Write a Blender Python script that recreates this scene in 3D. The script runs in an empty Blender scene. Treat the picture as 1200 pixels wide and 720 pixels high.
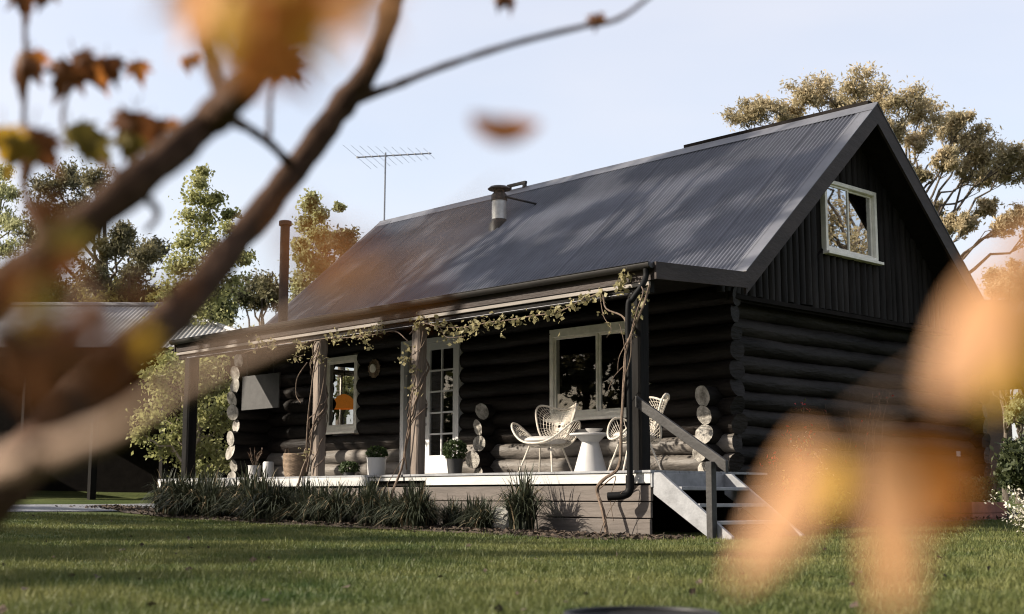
import bpy, bmesh, math, random, zlib
import numpy as np
from mathutils import Vector, Matrix, Quaternion
PI = math.pi
R_ = math.radians
random.seed(7)
rng = np.random.default_rng(7)
S = bpy.context.scene
COL = S.collection

# ------------------------------------------------------------------ camera
FPX = 1566.16                      # focal length in pixels of the 1200 px wide photograph
CAM = Vector((10.405, -14.018, 0.4414))
FWD = Vector((-0.71880482, 0.68055126, 0.14201976)).normalized()
RGT = Vector((0.68772945, 0.72596426, 0.00202333)).normalized()
UPV = RGT.cross(FWD).normalized()
cam_d = bpy.data.cameras.new('camera')
cam = bpy.data.objects.new('camera', cam_d); COL.objects.link(cam)
m = Matrix((RGT, UPV, -FWD)).transposed().to_4x4(); m.translation = CAM
cam.matrix_world = m
cam_d.sensor_width = 36; cam_d.lens = FPX / 1200 * 36
cam_d.clip_start = 0.05; cam_d.clip_end = 3000
cam_d.dof.use_dof = True; cam_d.dof.focus_distance = 18.5; cam_d.dof.aperture_fstop = 2.7
S.camera = cam

# ------------------------------------------------------------------ sky, sun, exposure
SUN = Vector((-0.55, -0.75, 0.52)).normalized()
w = bpy.data.worlds.new('World'); S.world = w; w.use_nodes = True
nt = w.node_tree; bg = nt.nodes['Background']
sky = nt.nodes.new('ShaderNodeTexSky'); sky.sky_type = 'NISHITA'; sky.sun_disc = False
sky.sun_elevation = math.asin(SUN.z); sky.sun_rotation = math.atan2(SUN.x, SUN.y)
sky.air_density = 1.0; sky.dust_density = 2.5; sky.ozone_density = 1.0
veil = nt.nodes.new('ShaderNodeMixRGB'); veil.inputs[0].default_value = .55; veil.inputs[2].default_value = (3.72, 3.55, 3.62, 1)   # thin high cloud, faintly streaked in every direction
wtc = nt.nodes.new('ShaderNodeTexCoord'); wmp = nt.nodes.new('ShaderNodeMapping'); wmp.inputs['Scale'].default_value = (1, 1, 3.2); nt.links.new(wtc.outputs['Generated'], wmp.inputs[0])
wns = nt.nodes.new('ShaderNodeTexNoise'); wns.inputs['Scale'].default_value = 2.2; wns.inputs['Detail'].default_value = 4; nt.links.new(wmp.outputs[0], wns.inputs[0])
wmr = nt.nodes.new('ShaderNodeMapRange'); wmr.inputs['From Min'].default_value = .3; wmr.inputs['From Max'].default_value = .7; wmr.inputs['To Min'].default_value = .44; wmr.inputs['To Max'].default_value = .68
nt.links.new(wns.outputs[0], wmr.inputs[0]); nt.links.new(wmr.outputs[0], veil.inputs[0])
nt.links.new(sky.outputs[0], veil.inputs[1]); nt.links.new(veil.outputs[0], bg.inputs[0]); bg.inputs[1].default_value = 0.138
sd = bpy.data.lights.new('sun', 'SUN'); sd.energy = 5.0; sd.angle = R_(0.45); sd.color = (1.0, 0.90, 0.76)
so = bpy.data.objects.new('sun', sd); COL.objects.link(so)
so.rotation_euler = SUN.to_track_quat('Z', 'Y').to_euler(); so.location = SUN * 60
vs = S.view_settings; vs.view_transform = 'Standard'; vs.look = 'None'; vs.exposure = 1.0; vs.gamma = 1.0
S.display_settings.display_device = 'sRGB'
S.cycles.filter_width = 1.1; S.cycles.max_bounces = 8; S.cycles.transparent_max_bounces = 12

# ------------------------------------------------------------------ pixel helpers (a pixel gives a direction only)
def ray(px, py): return FWD + RGT * ((px - 600) / FPX) + UPV * ((360 - py) / FPX)
def at(px, py, d): return CAM + ray(px, py) * d
def on(px, py, ax, val):
    r = ray(px, py); return CAM + r * ((val - CAM[ax]) / r[ax])
def sp(v, k=1.0): return math.log1p(math.exp(v / k)) * k
def gz(x, y):
    """height of the ground: flat in front of the steps, rising gently to the far left and behind"""
    x = min(max(x, -60), 60); y = min(max(y, -60), 60)
    return 0.030 * sp(-x - 4, 1.5) + 0.026 * sp(y - 0.5, 1.2) * (1 if x > -1 else 0.6 + 0.4 * math.exp((x + 1) / 4)) \
        + 0.02 * math.sin(x * .7 + 1) * math.sin(y * .6)

# ------------------------------------------------------------------ materials
def node_mat(name, base, rough=.6, var=.25, scale=6., bump=0., bscale=40., metallic=0., stretch=(1, 1, 1), col2=None, spec=.5, coat=0., detail=5.):
    """principled with two noise-mixed colours and a fine bump, in object space"""
    mt = bpy.data.materials.new(name); mt.use_nodes = True
    n = mt.node_tree.nodes; l = mt.node_tree.links; b = n['Principled BSDF']
    tc = n.new('ShaderNodeTexCoord'); mp = n.new('ShaderNodeMapping'); mp.inputs['Scale'].default_value = stretch
    l.new(tc.outputs['Object'], mp.inputs[0])
    ns = n.new('ShaderNodeTexNoise'); ns.inputs['Scale'].default_value = scale; ns.inputs['Detail'].default_value = detail; ns.inputs['Roughness'].default_value = .65
    l.new(mp.outputs[0], ns.inputs[0])
    cr = n.new('ShaderNodeValToRGB'); cr.color_ramp.elements[0].position = .32; cr.color_ramp.elements[1].position = .70
    c1 = tuple(c * (1 - var) for c in base) + (1,)
    c2 = (col2 if col2 else tuple(min(1, c * (1 + var)) for c in base)) + (1,)
    cr.color_ramp.elements[0].color = c1; cr.color_ramp.elements[1].color = c2
    l.new(ns.outputs[0], cr.inputs[0]); l.new(cr.outputs[0], b.inputs['Base Color'])
    b.inputs['Roughness'].default_value = rough; b.inputs['Metallic'].default_value = metallic
    b.inputs['Specular IOR Level'].default_value = spec; b.inputs['Coat Weight'].default_value = coat
    if bump:
        n2 = n.new('ShaderNodeTexNoise'); n2.inputs['Scale'].default_value = bscale; n2.inputs['Detail'].default_value = 4
        l.new(mp.outputs[0], n2.inputs[0])
        bp = n.new('ShaderNodeBump'); bp.inputs['Strength'].default_value = bump; bp.inputs['Distance'].default_value = .02
        l.new(n2.outputs[0], bp.inputs['Height']); l.new(bp.outputs[0], b.inputs['Normal'])
    return mt
def leaf_mat(name, c1, c2, trans=.35, scale=1.2, rough=.55, back=None):
    mt = bpy.data.materials.new(name); mt.use_nodes = True
    n = mt.node_tree.nodes; l = mt.node_tree.links; b = n['Principled BSDF']; out = n['Material Output']
    tc = n.new('ShaderNodeTexCoord'); ns = n.new('ShaderNodeTexNoise'); ns.inputs['Scale'].default_value = scale; ns.inputs['Detail'].default_value = 8; ns.inputs['Roughness'].default_value = .8
    l.new(tc.outputs['Object'], ns.inputs[0])
    cr = n.new('ShaderNodeValToRGB'); cr.color_ramp.elements[0].position = .36; cr.color_ramp.elements[1].position = .66
    cr.color_ramp.elements[0].color = c1 + (1,); cr.color_ramp.elements[1].color = c2 + (1,)
    l.new(ns.outputs[0], cr.inputs[0]); l.new(cr.outputs[0], b.inputs['Base Color'])
    b.inputs['Roughness'].default_value = rough; b.inputs['Specular IOR Level'].default_value = .25
    tr = n.new('ShaderNodeBsdfTranslucent'); l.new(cr.outputs[0], tr.inputs[0])
    mx = n.new('ShaderNodeMixShader'); mx.inputs[0].default_value = trans
    l.new(b.outputs[0], mx.inputs[1]); l.new(tr.outputs[0], mx.inputs[2]); l.new(mx.outputs[0], out.inputs[0])
    return mt
def glass_mat(name, refl=.0, tint=.85):
    mt = bpy.data.materials.new(name); mt.use_nodes = True
    n = mt.node_tree.nodes; l = mt.node_tree.links; out = n['Material Output']; n.remove(n['Principled BSDF'])
    t = n.new('ShaderNodeBsdfTransparent'); t.inputs[0].default_value = (tint, tint, tint, 1)
    g = n.new('ShaderNodeBsdfGlossy'); g.inputs['Roughness'].default_value = .01
    lw = n.new('ShaderNodeLayerWeight'); lw.inputs[0].default_value = .5
    pw = n.new('ShaderNodeMath'); pw.operation = 'POWER'; pw.inputs[1].default_value = 3.5; l.new(lw.outputs['Facing'], pw.inputs[0])
    ad = n.new('ShaderNodeMath'); ad.operation = 'MULTIPLY_ADD'; ad.use_clamp = True; ad.inputs[1].default_value = .7; ad.inputs[2].default_value = .03 + refl
    mx = n.new('ShaderNodeMixShader'); l.new(pw.outputs[0], ad.inputs[0]); l.new(ad.outputs[0], mx.inputs[0])
    l.new(t.outputs[0], mx.inputs[1]); l.new(g.outputs[0], mx.inputs[2]); l.new(mx.outputs[0], out.inputs[0])
    return mt
M = {}
M['log'] = node_mat('black_stained_log', (.008, .0065, .0057), .5, .6, 3, 1.0, 22, stretch=(.2, 1, 1), col2=(.022, .0175, .015), spec=.10)
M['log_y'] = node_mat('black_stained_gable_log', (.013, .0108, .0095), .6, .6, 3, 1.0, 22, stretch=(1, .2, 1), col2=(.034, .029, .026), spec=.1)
M['log_sunlit'] = node_mat('sunlit_lower_log', (.055, .048, .041), .5, .6, 3, .8, 20, stretch=(.25, 1, 1), col2=(.22, .195, .172), spec=.2)  # paler colour carries the sunlight on the lower front courses
M['log_end'] = node_mat('bare_sawn_log_end', (.30, .27, .235), .9, .62, 8, .8, 45, spec=.05, col2=(.50, .47, .42))
M['board'] = node_mat('black_stained_board', (.010, .0085, .0075), .66, .5, 5, .5, 25, stretch=(1, 1, .15), col2=(.026, .022, .020), spec=.1)
M['dark_timber'] = node_mat('dark_brown_timber', (.036, .027, .024), .6, .35, 5, .3, 30, stretch=(.3, .3, 1), spec=.2)
M['post'] = node_mat('weathered_timber_post', (.16, .125, .10), .8, .45, 9, .6, 30, stretch=(1, 1, .12))
M['black_post'] = node_mat('black_painted_post', (.010, .009, .0085), .7, .4, 9, .3, 30, stretch=(1, 1, .12), spec=.08)
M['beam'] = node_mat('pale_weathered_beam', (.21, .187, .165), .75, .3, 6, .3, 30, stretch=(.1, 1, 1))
M['white'] = node_mat('chalky_white_paint', (.43, .425, .41), .6, .22, 4, .15, 40, stretch=(.2, 1, 1))
M['trim'] = node_mat('cream_window_paint', (.80, .76, .67), .5, .14, 6, .1, 40)
M['door'] = node_mat('grey_white_door_paint', (.56, .555, .55), .45, .08, 5, .05, 40)
M['grey_deck'] = node_mat('pale_grey_deck_paint', (.22, .224, .235), .6, .25, 6, .15, 40)
M['sleeper'] = node_mat('weathered_skirting_board', (.115, .097, .085), .85, .4, 4, .5, 22, stretch=(.15, 1, 1))
M['rail'] = node_mat('dark_grey_rail', (.035, .033, .032), .55, .3, 6, .2, 30, spec=.25)
M['gutter'] = node_mat('dark_steel_gutter', (.024, .022, .021), .45, .2, 5, .05, 30, spec=.3)
M['pipe'] = node_mat('black_downpipe', (.007, .007, .0073), .6, .2, 6, spec=.1)
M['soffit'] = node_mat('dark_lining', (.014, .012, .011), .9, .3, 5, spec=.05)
M['glass'] = glass_mat('window_glass', .0, .9)
M['glass_sky'] = glass_mat('coated_gable_glass', .50, .6)
M['interior'] = node_mat('dim_interior', (.05, .045, .04), .9, .2, 3)
M['blind'] = node_mat('beige_blind', (.30, .23, .18), .9, .1, 8)
M['galv'] = node_mat('galvanised_flue', (.42, .42, .41), .5, .22, 7, .1, 30, metallic=.45)
M['rust'] = node_mat('rusty_dark_flue', (.045, .028, .021), .7, .45, 8, .2, 30)
M['black_metal'] = node_mat('black_metal', (.016, .016, .017), .5, .3, 6, spec=.2)
M['alu'] = node_mat('dull_aluminium', (.25, .25, .26), .4, .1, 6, metallic=.8)
M['rattan'] = node_mat('whitewashed_rattan', (.50, .45, .38), .6, .2, 20)
M['cushion'] = node_mat('silver_grey_cushion', (.40, .38, .36), .55, .15, 9, .15, 30)
M['white_pot'] = node_mat('white_ceramic', (.44, .43, .42), .5, .06, 5)
M['black_pot'] = node_mat('black_pot', (.025, .025, .026), .55, .2, 8)
M['wicker'] = node_mat('brown_wicker', (.20, .14, .09), .75, .4, 14)
M['terracotta'] = node_mat('red_brown_planter', (.20, .07, .045), .8, .3, 7, .2, 30)
M['soil'] = node_mat('bark_mulch', (.055, .038, .026), .95, .5, 14, .8, 40)
M['stone'] = node_mat('pale_stone', (.34, .33, .30), .85, .3, 6, .4, 20)
M['gravel'] = node_mat('blue_grey_gravel', (.17, .175, .19), .9, .35, 30, .6, 90)
M['fsheet'] = node_mat('grey_sheet', (.045, .043, .042), .7, .25, 5, .1, 20)
M['orange'] = node_mat('orange_lamp_shade', (.72, .22, .02), .6, .12, 8)
_o = M['orange'].node_tree.nodes['Principled BSDF']; _o.inputs['Emission Color'].default_value = (1, .32, .04, 1); _o.inputs['Emission Strength'].default_value = .10   # the lamp is lit
M['bark'] = node_mat('grey_brown_bark', (.10, .08, .062), .9, .5, 6, .7, 30, stretch=(1, 1, .3))
M['pale_bark'] = node_mat('pale_gum_bark', (.33, .27, .21), .8, .35, 3, .3, 15, stretch=(1, 1, .4))
M['maple_bark'] = node_mat('dark_maple_bark', (.060, .034, .022), .85, .4, 40, .4, 120, spec=.08)
M['tan_bark'] = node_mat('tan_twig_bark', (.30, .20, .14), .8, .2, 40)
M['vine'] = node_mat('dry_vine_stem', (.13, .092, .066), .9, .4, 14, .5, 40)
M['vine_leaf'] = leaf_mat('young_vine_leaf', (.20, .18, .08), (.40, .35, .20), .4, 6)
M['gum'] = leaf_mat('golden_gum_leaf', (.25, .22, .125), (.58, .47, .30), .48, .8)
M['gum_dark'] = leaf_mat('olive_gum_leaf', (.075, .080, .042), (.20, .17, .09), .35, .7)
M['spring'] = leaf_mat('fresh_green_leaf', (.22, .24, .085), (.46, .44, .20), .45, 1.4)
M['pale_leaf'] = leaf_mat('pale_green_leaf', (.24, .26, .11), (.46, .45, .25), .45, 1.4)
M['bush'] = leaf_mat('mid_green_leaf', (.06, .075, .024), (.17, .17, .06), .35, .8)
M['yellow_bush'] = leaf_mat('yellow_green_leaf', (.18, .17, .05), (.36, .32, .11), .42, .8)
M['shade_leaf'] = leaf_mat('dense_dark_leaf', (.03, .04, .016), (.07, .08, .03), .2, .8)
M['box'] = leaf_mat('boxwood_leaf', (.018, .032, .010), (.05, .075, .022), .2, 20)
M['strap'] = leaf_mat('strappy_leaf', (.018, .024, .013), (.055, .060, .036), .2, 5)
M['straw'] = leaf_mat('dead_strap_leaf', (.16, .12, .07), (.26, .21, .13), .2, 5)
M['grass'] = leaf_mat('lawn_blade', (.040, .070, .017), (.19, .185, .062), .32, .45)
M['maple'] = leaf_mat('orange_maple_leaf', (.30, .10, .022), (.46, .18, .04), .45, 30)
M['maple_brown'] = leaf_mat('brown_maple_leaf', (.10, .038, .014), (.17, .065, .022), .35, 30)  # brown darkened to carry the shade of the left leaf mass
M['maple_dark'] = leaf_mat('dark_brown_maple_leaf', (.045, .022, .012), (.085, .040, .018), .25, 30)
M['maple_yellow'] = leaf_mat('yellow_maple_leaf', (.38, .22, .02), (.55, .33, .04), .45, 30)
M['maple_pale'] = leaf_mat('peach_maple_leaf', (.58, .29, .13), (.68, .38, .20), .42, 30)
M['maple_olive'] = leaf_mat('olive_maple_leaf', (.12, .10, .02), (.20, .14, .03), .35, 30)
M['red'] = leaf_mat('red_flower', (.35, .03, .03), (.5, .06, .05), .3, 20)
M['cream_flower'] = leaf_mat('cream_flower', (.6, .55, .45), (.75, .7, .6), .3, 20)

def roof_mat():
    mt = node_mat('charcoal_roof_steel', (.092, .096, .114), .36, .34, .8, .02, 60, metallic=.0, spec=.28)
    return mt
M['roof'] = roof_mat()
M['flash'] = node_mat('charcoal_flashing', (.085, .087, .098), .42, .22, 2.5, .04, 40, spec=.55)
M['shed_roof'] = node_mat('weathered_zinc_roof', (.34, .335, .33), .5, .25, 1.2, .04, 40, metallic=.2)

def lawn_mat():
    mt = bpy.data.materials.new('lawn_turf'); mt.use_nodes = True
    n = mt.node_tree.nodes; l = mt.node_tree.links; b = n['Principled BSDF']
    tc = n.new('ShaderNodeTexCoord')
    def noise(s, d=6):
        k = n.new('ShaderNodeTexNoise'); k.inputs['Scale'].default_value = s; k.inputs['Detail'].default_value = d; l.new(tc.outputs['Object'], k.inputs[0]); return k
    a = noise(.5); c = noise(9); f = noise(60)
    r1 = n.new('ShaderNodeValToRGB'); r1.color_ramp.elements[0].position = .3; r1.color_ramp.elements[1].position = .7
    r1.color_ramp.elements[0].color = (.044, .064, .018, 1); r1.color_ramp.elements[1].color = (.110, .125, .043, 1)
    r2 = n.new('ShaderNodeValToRGB'); r2.color_ramp.elements[0].position = .30; r2.color_ramp.elements[1].position = .62
    r2.color_ramp.elements[0].color = (.10, .075, .045, 1); r2.color_ramp.elements[1].color = (1, 1, 1, 1)
    l.new(a.outputs[0], r1.inputs[0]); l.new(c.outputs[0], r2.inputs[0])
    mx = n.new('ShaderNodeMixRGB'); mx.blend_type = 'MULTIPLY'; mx.inputs[0].default_value = .45
    l.new(r1.outputs[0], mx.inputs[1]); l.new(r2.outputs[0], mx.inputs[2]); l.new(mx.outputs[0], b.inputs['Base Color'])
    b.inputs['Roughness'].default_value = .9; b.inputs['Specular IOR Level'].default_value = .1
    bp = n.new('ShaderNodeBump'); bp.inputs['Strength'].default_value = .7; bp.inputs['Distance'].default_value = .03
    l.new(f.outputs[0], bp.inputs['Height']); l.new(bp.outputs[0], b.inputs['Normal'])
    return mt
M['lawn'] = lawn_mat()

# ------------------------------------------------------------------ mesh helpers
class MB:
    def __init__(s): s.v = []; s.f = []; s.mi = []
    def add(s, vs, fs, mi=0):
        o = len(s.v); s.v += [tuple(v) for v in vs]; s.f += [tuple(o + i for i in f) for f in fs]; s.mi += [mi] * len(fs); return s
    def box(s, x0, x1, y0, y1, z0, z1, mi=0):
        vs = [(x, y, z) for z in (z0, z1) for y in (y0, y1) for x in (x0, x1)]
        return s.add(vs, [(0, 2, 3, 1), (4, 5, 7, 6), (0, 1, 5, 4), (2, 6, 7, 3), (0, 4, 6, 2), (1, 3, 7, 5)], mi)
    def prism(s, A, B, wv, hv, mi=0):
        """box from A to B with full side vectors wv, hv"""
        A, B, wv, hv = Vector(A), Vector(B), Vector(wv) / 2, Vector(hv) / 2
        vs = [p + a * wv + b * hv for p in (A, B) for a, b in ((-1, -1), (1, -1), (1, 1), (-1, 1))]
        return s.add(vs, [(3, 2, 1, 0), (4, 5, 6, 7), (0, 1, 5, 4), (1, 2, 6, 5), (2, 3, 7, 6), (3, 0, 4, 7)], mi)
    def tube(s, path, rad, n=8, cap=True, mi=0, capmi=None, jit=0., closed=False):
        path = [Vector(q) for q in path]; K = len(path)
        if not hasattr(rad, '__len__'): rad = [rad] * K
        o = len(s.v); up = None
        for i in range(K):
            if closed: t = (path[(i + 1) % K] - path[i - 1])
            else: t = (path[min(i + 1, K - 1)] - path[max(i - 1, 0)])
            if t.length < 1e-9: t = Vector((0, 0, 1))
            t.normalize()
            if up is None: up = t.orthogonal().normalized()
            else:
                up = (up - t * up.dot(t))
                up = up.normalized() if up.length > 1e-6 else t.orthogonal().normalized()
            sd_ = t.cross(up)
            for k in range(n):
                a = 2 * PI * k / n; r = rad[i] * (1 + (random.uniform(-jit, jit) if jit else 0))
                s.v.append(tuple(path[i] + (up * math.cos(a) + sd_ * math.sin(a)) * r))
        for i in range(K if closed else K - 1):
            j = (i + 1) % K
            for k in range(n):
                q = (k + 1) % n; s.f.append((o + i * n + k, o + i * n + q, o + j * n + q, o + j * n + k)); s.mi.append(mi)
        if cap and not closed:
            cm = mi if capmi is None else capmi
            s.f.append(tuple(o + k for k in reversed(range(n)))); s.mi.append(cm)
            s.f.append(tuple(o + (K - 1) * n + k for k in range(n))); s.mi.append(cm)
        return s
    def lathe(s, prof, n=20, c=(0, 0, 0), mi=0, cap=True):
        o = len(s.v)
        for r, z in prof:
            for k in range(n):
                a = 2 * PI * k / n; s.v.append((c[0] + r * math.cos(a), c[1] + r * math.sin(a), c[2] + z))
        for i in range(len(prof) - 1):
            for k in range(n):
                q = (k + 1) % n; s.f.append((o + i * n + k, o + i * n + q, o + (i + 1) * n + q, o + (i + 1) * n + k)); s.mi.append(mi)
        if cap:
            s.f.append(tuple(o + k for k in reversed(range(n)))); s.mi.append(mi)
            s.f.append(tuple(o + (len(prof) - 1) * n + k for k in range(n))); s.mi.append(mi)
        return s
    def mesh(s, name, mats, smooth=False):
        me = bpy.data.meshes.new(name); me.from_pydata(s.v, [], s.f)
        for m_ in (mats if isinstance(mats, (list, tuple)) else [mats]): me.materials.append(M[m_])
        me.polygons.foreach_set('material_index', s.mi)
        if smooth:
            me.polygons.foreach_set('use_smooth', [True] * len(s.f))
            try: me.set_sharp_from_angle(angle=R_(42))
            except Exception: pass
        me.update(); return me
ROOT = {}
def link(name, me, parent=None, local=False, loc=None, rz=0):
    o = bpy.data.objects.new(name, me); COL.objects.link(o)
    if loc is not None: o.location = loc
    if rz: o.rotation_euler = (0, 0, rz)
    if parent is not None:
        o.parent = parent
        if parent.name in ROOT and not local: o.matrix_parent_inverse = Matrix.Translation(-ROOT[parent.name])
    return o
def obj(name, mb, mats, parent=None, smooth=False, local=False, bevel=0, **k):
    o = link(name, mb.mesh(name, mats, smooth), parent, local, **k)
    if bevel:
        b = o.modifiers.new('bevel', 'BEVEL'); b.width = bevel; b.segments = 2; b.limit_method = 'ANGLE'
    return o
def tag(o, label=None, cat=None, group=None, kind=None):
    if label: o['label'] = label
    if cat: o['category'] = cat
    if group: o['group'] = group
    if kind: o['kind'] = kind
    return o
def thing(name, label, cat, loc, rz=0, group=None):
    o = bpy.data.objects.new(name, None); COL.objects.link(o); o.location = loc; o.rotation_euler = (0, 0, rz)
    o.empty_display_size = .2; ROOT[o.name] = Vector(loc)
    return tag(o, label, cat, group)
def np_mesh(name, V, F, mat):
    """V (n,3), F (m,k) with k constant"""
    me = bpy.data.meshes.new(name); k = F.shape[1]
    me.vertices.add(len(V)); me.vertices.foreach_set('co', V.astype(np.float32).ravel())
    me.loops.add(F.size); me.loops.foreach_set('vertex_index', F.astype(np.int32).ravel())
    me.polygons.add(len(F)); me.polygons.foreach_set('loop_start', np.arange(0, F.size, k, dtype=np.int32))
    me.polygons.foreach_set('loop_total', np.full(len(F), k, dtype=np.int32))
    me.update(calc_edges=True); me.materials.append(M[mat]); return me
def leaf_cloud(C, size, aspect=.45, flat=.0, droop=0.):
    """rhombic leaves at centres C -> V,F"""
    n = len(C); d = rng.normal(size=(n, 3)); d[:, 2] = d[:, 2] * (1 - flat) - droop
    d /= np.linalg.norm(d, axis=1, keepdims=True) + 1e-9
    a = rng.normal(size=(n, 3)); s = np.cross(d, a); s /= np.linalg.norm(s, axis=1, keepdims=True) + 1e-9
    sz = size * rng.uniform(.45, 1.5, (n, 1))
    nrm = np.cross(d, s)
    V = np.stack([C - d * sz * .5, C + s * sz * aspect * .5 + nrm * sz * .08, C + d * sz * .5, C - s * sz * aspect * .5 + nrm * sz * .08], 1).reshape(-1, 3)
    F = np.arange(n * 4).reshape(n, 4); return V, F
def bez(A, B, sag=0., n=6, jit=0., up=0.):
    A, B = Vector(A), Vector(B); out = []
    L = (B - A).length
    for i in range(n + 1):
        t = i / n; q = A.lerp(B, t); q.z += up * L * math.sin(PI * t) - sag * L * math.sin(PI * t)
        if 0 < i < n and jit: q += Vector([random.gauss(0, jit * L) for _ in range(3)])
        out.append(q)
    return out
def smooth_path(pts, sub=6):
    """Catmull-Rom through points"""
    P = [Vector(p) for p in pts]; P = [P[0] * 2 - P[1]] + P + [P[-1] * 2 - P[-2]]; out = []
    for i in range(1, len(P) - 2):
        a, b, c, d = P[i - 1:i + 3]
        for k in range(sub):
            t = k / sub
            out.append(.5 * ((2 * b) + (c - a) * t + (2 * a - 5 * b + 4 * c - d) * t * t + (3 * b - a - 3 * c + d) * t ** 3))
    out.append(P[-2]); return out

# ================================================================== THE SETTING
def ground():
    xs = sorted(set([-900, -500, -250, -120, -80] + list(np.arange(-60, 41, 1.0)) + [60, 120, 300, 900]))
    ys = sorted(set([-900, -400, -150, -80] + list(np.arange(-50, 61, 1.0)) + [80, 150, 300, 600, 1200]))
    mb = MB(); nx = len(xs)
    vs = [(x, y, gz(x, y)) for y in ys for x in xs]
    fs = [(j * nx + i, j * nx + i + 1, (j + 1) * nx + i + 1, (j + 1) * nx + i) for j in range(len(ys) - 1) for i in range(nx - 1)]
    mb.add(vs, fs); o = obj('ground', mb, 'lawn', smooth=True); tag(o, 'mown green lawn running around the log cabin', 'lawn', kind='structure')
ground()
def strip(name, pts, width, mat, dz, label, cat, jit=0.):
    """a sheet following the ground along a path"""
    P = smooth_path([Vector((x, y, 0)) for x, y in pts], 10); mb = MB(); vs = []; nn = 6
    for i, q in enumerate(P):
        t = (P[min(i + 1, len(P) - 1)] - P[max(i - 1, 0)]).normalized(); s = Vector((-t.y, t.x, 0))
        for k in range(nn + 1):
            e = (k / nn - .5) * width; e += (random.uniform(-jit, jit) if k in (0, nn) else 0)
            r = q + s * e; vs.append((r.x, r.y, gz(r.x, r.y) + dz + .03 * math.sin(PI * k / nn)))
    fs = [(i * (nn + 1) + k, i * (nn + 1) + k + 1, (i + 1) * (nn + 1) + k + 1, (i + 1) * (nn + 1) + k) for i in range(len(P) - 1) for k in range(nn)]
    mb.add(vs, fs); o = obj(name, mb, mat, smooth=True); return tag(o, label, cat, kind='structure')
# driveway to the far left, level with the ground (placed by depth in front of the shed)
def gp(px, d):
    q = at(px, 585, d); return (q.x, q.y)
strip('driveway', [gp(-260, 20), gp(-60, 22.3), gp(80, 23.6), gp(190, 25), gp(300, 28)], 3.0, 'gravel', .012, 'blue grey gravel drive crossing in front of the shed', 'driveway')
strip('garden_bed', [(-12.6, -2.55), (-9, -2.65), (-6, -2.7), (-3, -2.65), (-.4, -2.5), (.5, -2.35)], 1.15, 'soil', .012, 'dark mulched bed along the foot of the veranda', 'garden bed', .08)
strip('gable_bed', [(-.1, .5), (-.1, 3), (-.1, 6), (-.1, 8.2)], 1.1, 'soil', .012, 'dark mulched bed along the foot of the gable wall', 'garden bed', .08)

def lawn_blades():
    n = 430000
    u = rng.uniform(0, 1, n); d = 4.3 * (26 / 4.3) ** u
    s = rng.uniform(-.41, .41, n); F2 = np.array([FWD.x, FWD.y]); F2 /= np.linalg.norm(F2); R2 = np.array([-F2[1], F2[0]]) * -1
    x = CAM.x + F2[0] * d + R2[0] * s * d; y = CAM.y + F2[1] * d + R2[1] * s * d
    # no blades on the beds, under the house, on the drive
    keep = ~((x > -12.4) & (x < .12) & (y > -3.05) & (y < 9)) & ~((x > -.6) & (x < .42) & (y > .3) & (y < 8.4)) & ~((x < -8) & (d > 21.5))
    # a thin, patchy sward
    pn = np.sin(x * 1.7 + 1.3 * np.sin(y * 1.1)) * np.sin(y * 1.9 + x * .6) + .6 * np.sin(x * 5.1 + y * 3.3) * np.sin(y * 4.3 - x * 2.1)
    keep &= rng.uniform(-1.6, 1.2, n) < pn + .65
    x, y, d, pn = x[keep], y[keep], d[keep], pn[keep]; n = len(x)
    z = np.array([gz(a, b) for a, b in zip(x, y)])
    h = rng.uniform(.016, .044, n) * (1 + .3 * pn) * np.where(rng.uniform(size=n) < .05, 1.8, 1.0); wd = .0028 * (1 + d * .10)
    a = rng.uniform(0, 2 * PI, n); ln = h * rng.uniform(.1, .9, n); b = rng.uniform(0, 2 * PI, n)
    P = np.stack([x, y, z - .003], 1)
    sx = np.stack([np.cos(a) * wd, np.sin(a) * wd, 0 * a], 1)
    tip = P + np.stack([np.cos(b) * ln, np.sin(b) * ln, h], 1)
    V = np.stack([P - sx, P + sx, tip], 1).reshape(-1, 3)
    o = link('lawn_grass', np_mesh('lawn_grass', V, np.arange(3 * n).reshape(n, 3), 'grass'))
    tag(o, 'short uneven grass blades of the lawn', 'grass', kind='stuff')
lawn_blades()
def mulch_bits():
    n = 5000; x = rng.uniform(-12, 1.0, n); y = rng.normal(-2.75, .28, n); x2 = rng.uniform(-.6, .5, 1500); y2 = rng.uniform(.4, 8.3, 1500)
    x = np.concatenate([x, x2]); y = np.concatenate([y, y2]); k = ~((x < .05) & (x > -12) & (y > -2.06) & (y < .4)); x, y = x[k], y[k]
    C = np.stack([x, y, np.array([gz(a, b) for a, b in zip(x, y)]) + rng.uniform(.03, .06, len(x))], 1)
    V, F = leaf_cloud(C, .07, .4, flat=.8); o = link('leaf_litter', np_mesh('leaf_litter', V, F, 'soil')); tag(o, 'brown leaf litter scattered over the mulched beds', 'leaf litter', kind='stuff')
mulch_bits()

def fallen_leaves():
    n = 150; d = 4.5 * (22 / 4.5) ** rng.uniform(0, 1, n); s_ = rng.uniform(-.4, .4, n) * d
    P = [CAM + Vector((FWD.x, FWD.y, 0)).normalized() * a + Vector((RGT.x, RGT.y, 0)).normalized() * b for a, b in zip(d, s_)]
    C = np.array([(q.x, q.y, gz(q.x, q.y) + .035) for q in P if not (-12.4 < q.x < .1 and q.y > -3.1)]); V, F = leaf_cloud(C, .042, .7, flat=.85)
    tag(link('fallen_leaves', np_mesh('fallen_leaves', V, F, 'soil')), 'small brown fallen leaves lying on the lawn', 'leaves', kind='stuff')
fallen_leaves()

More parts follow.
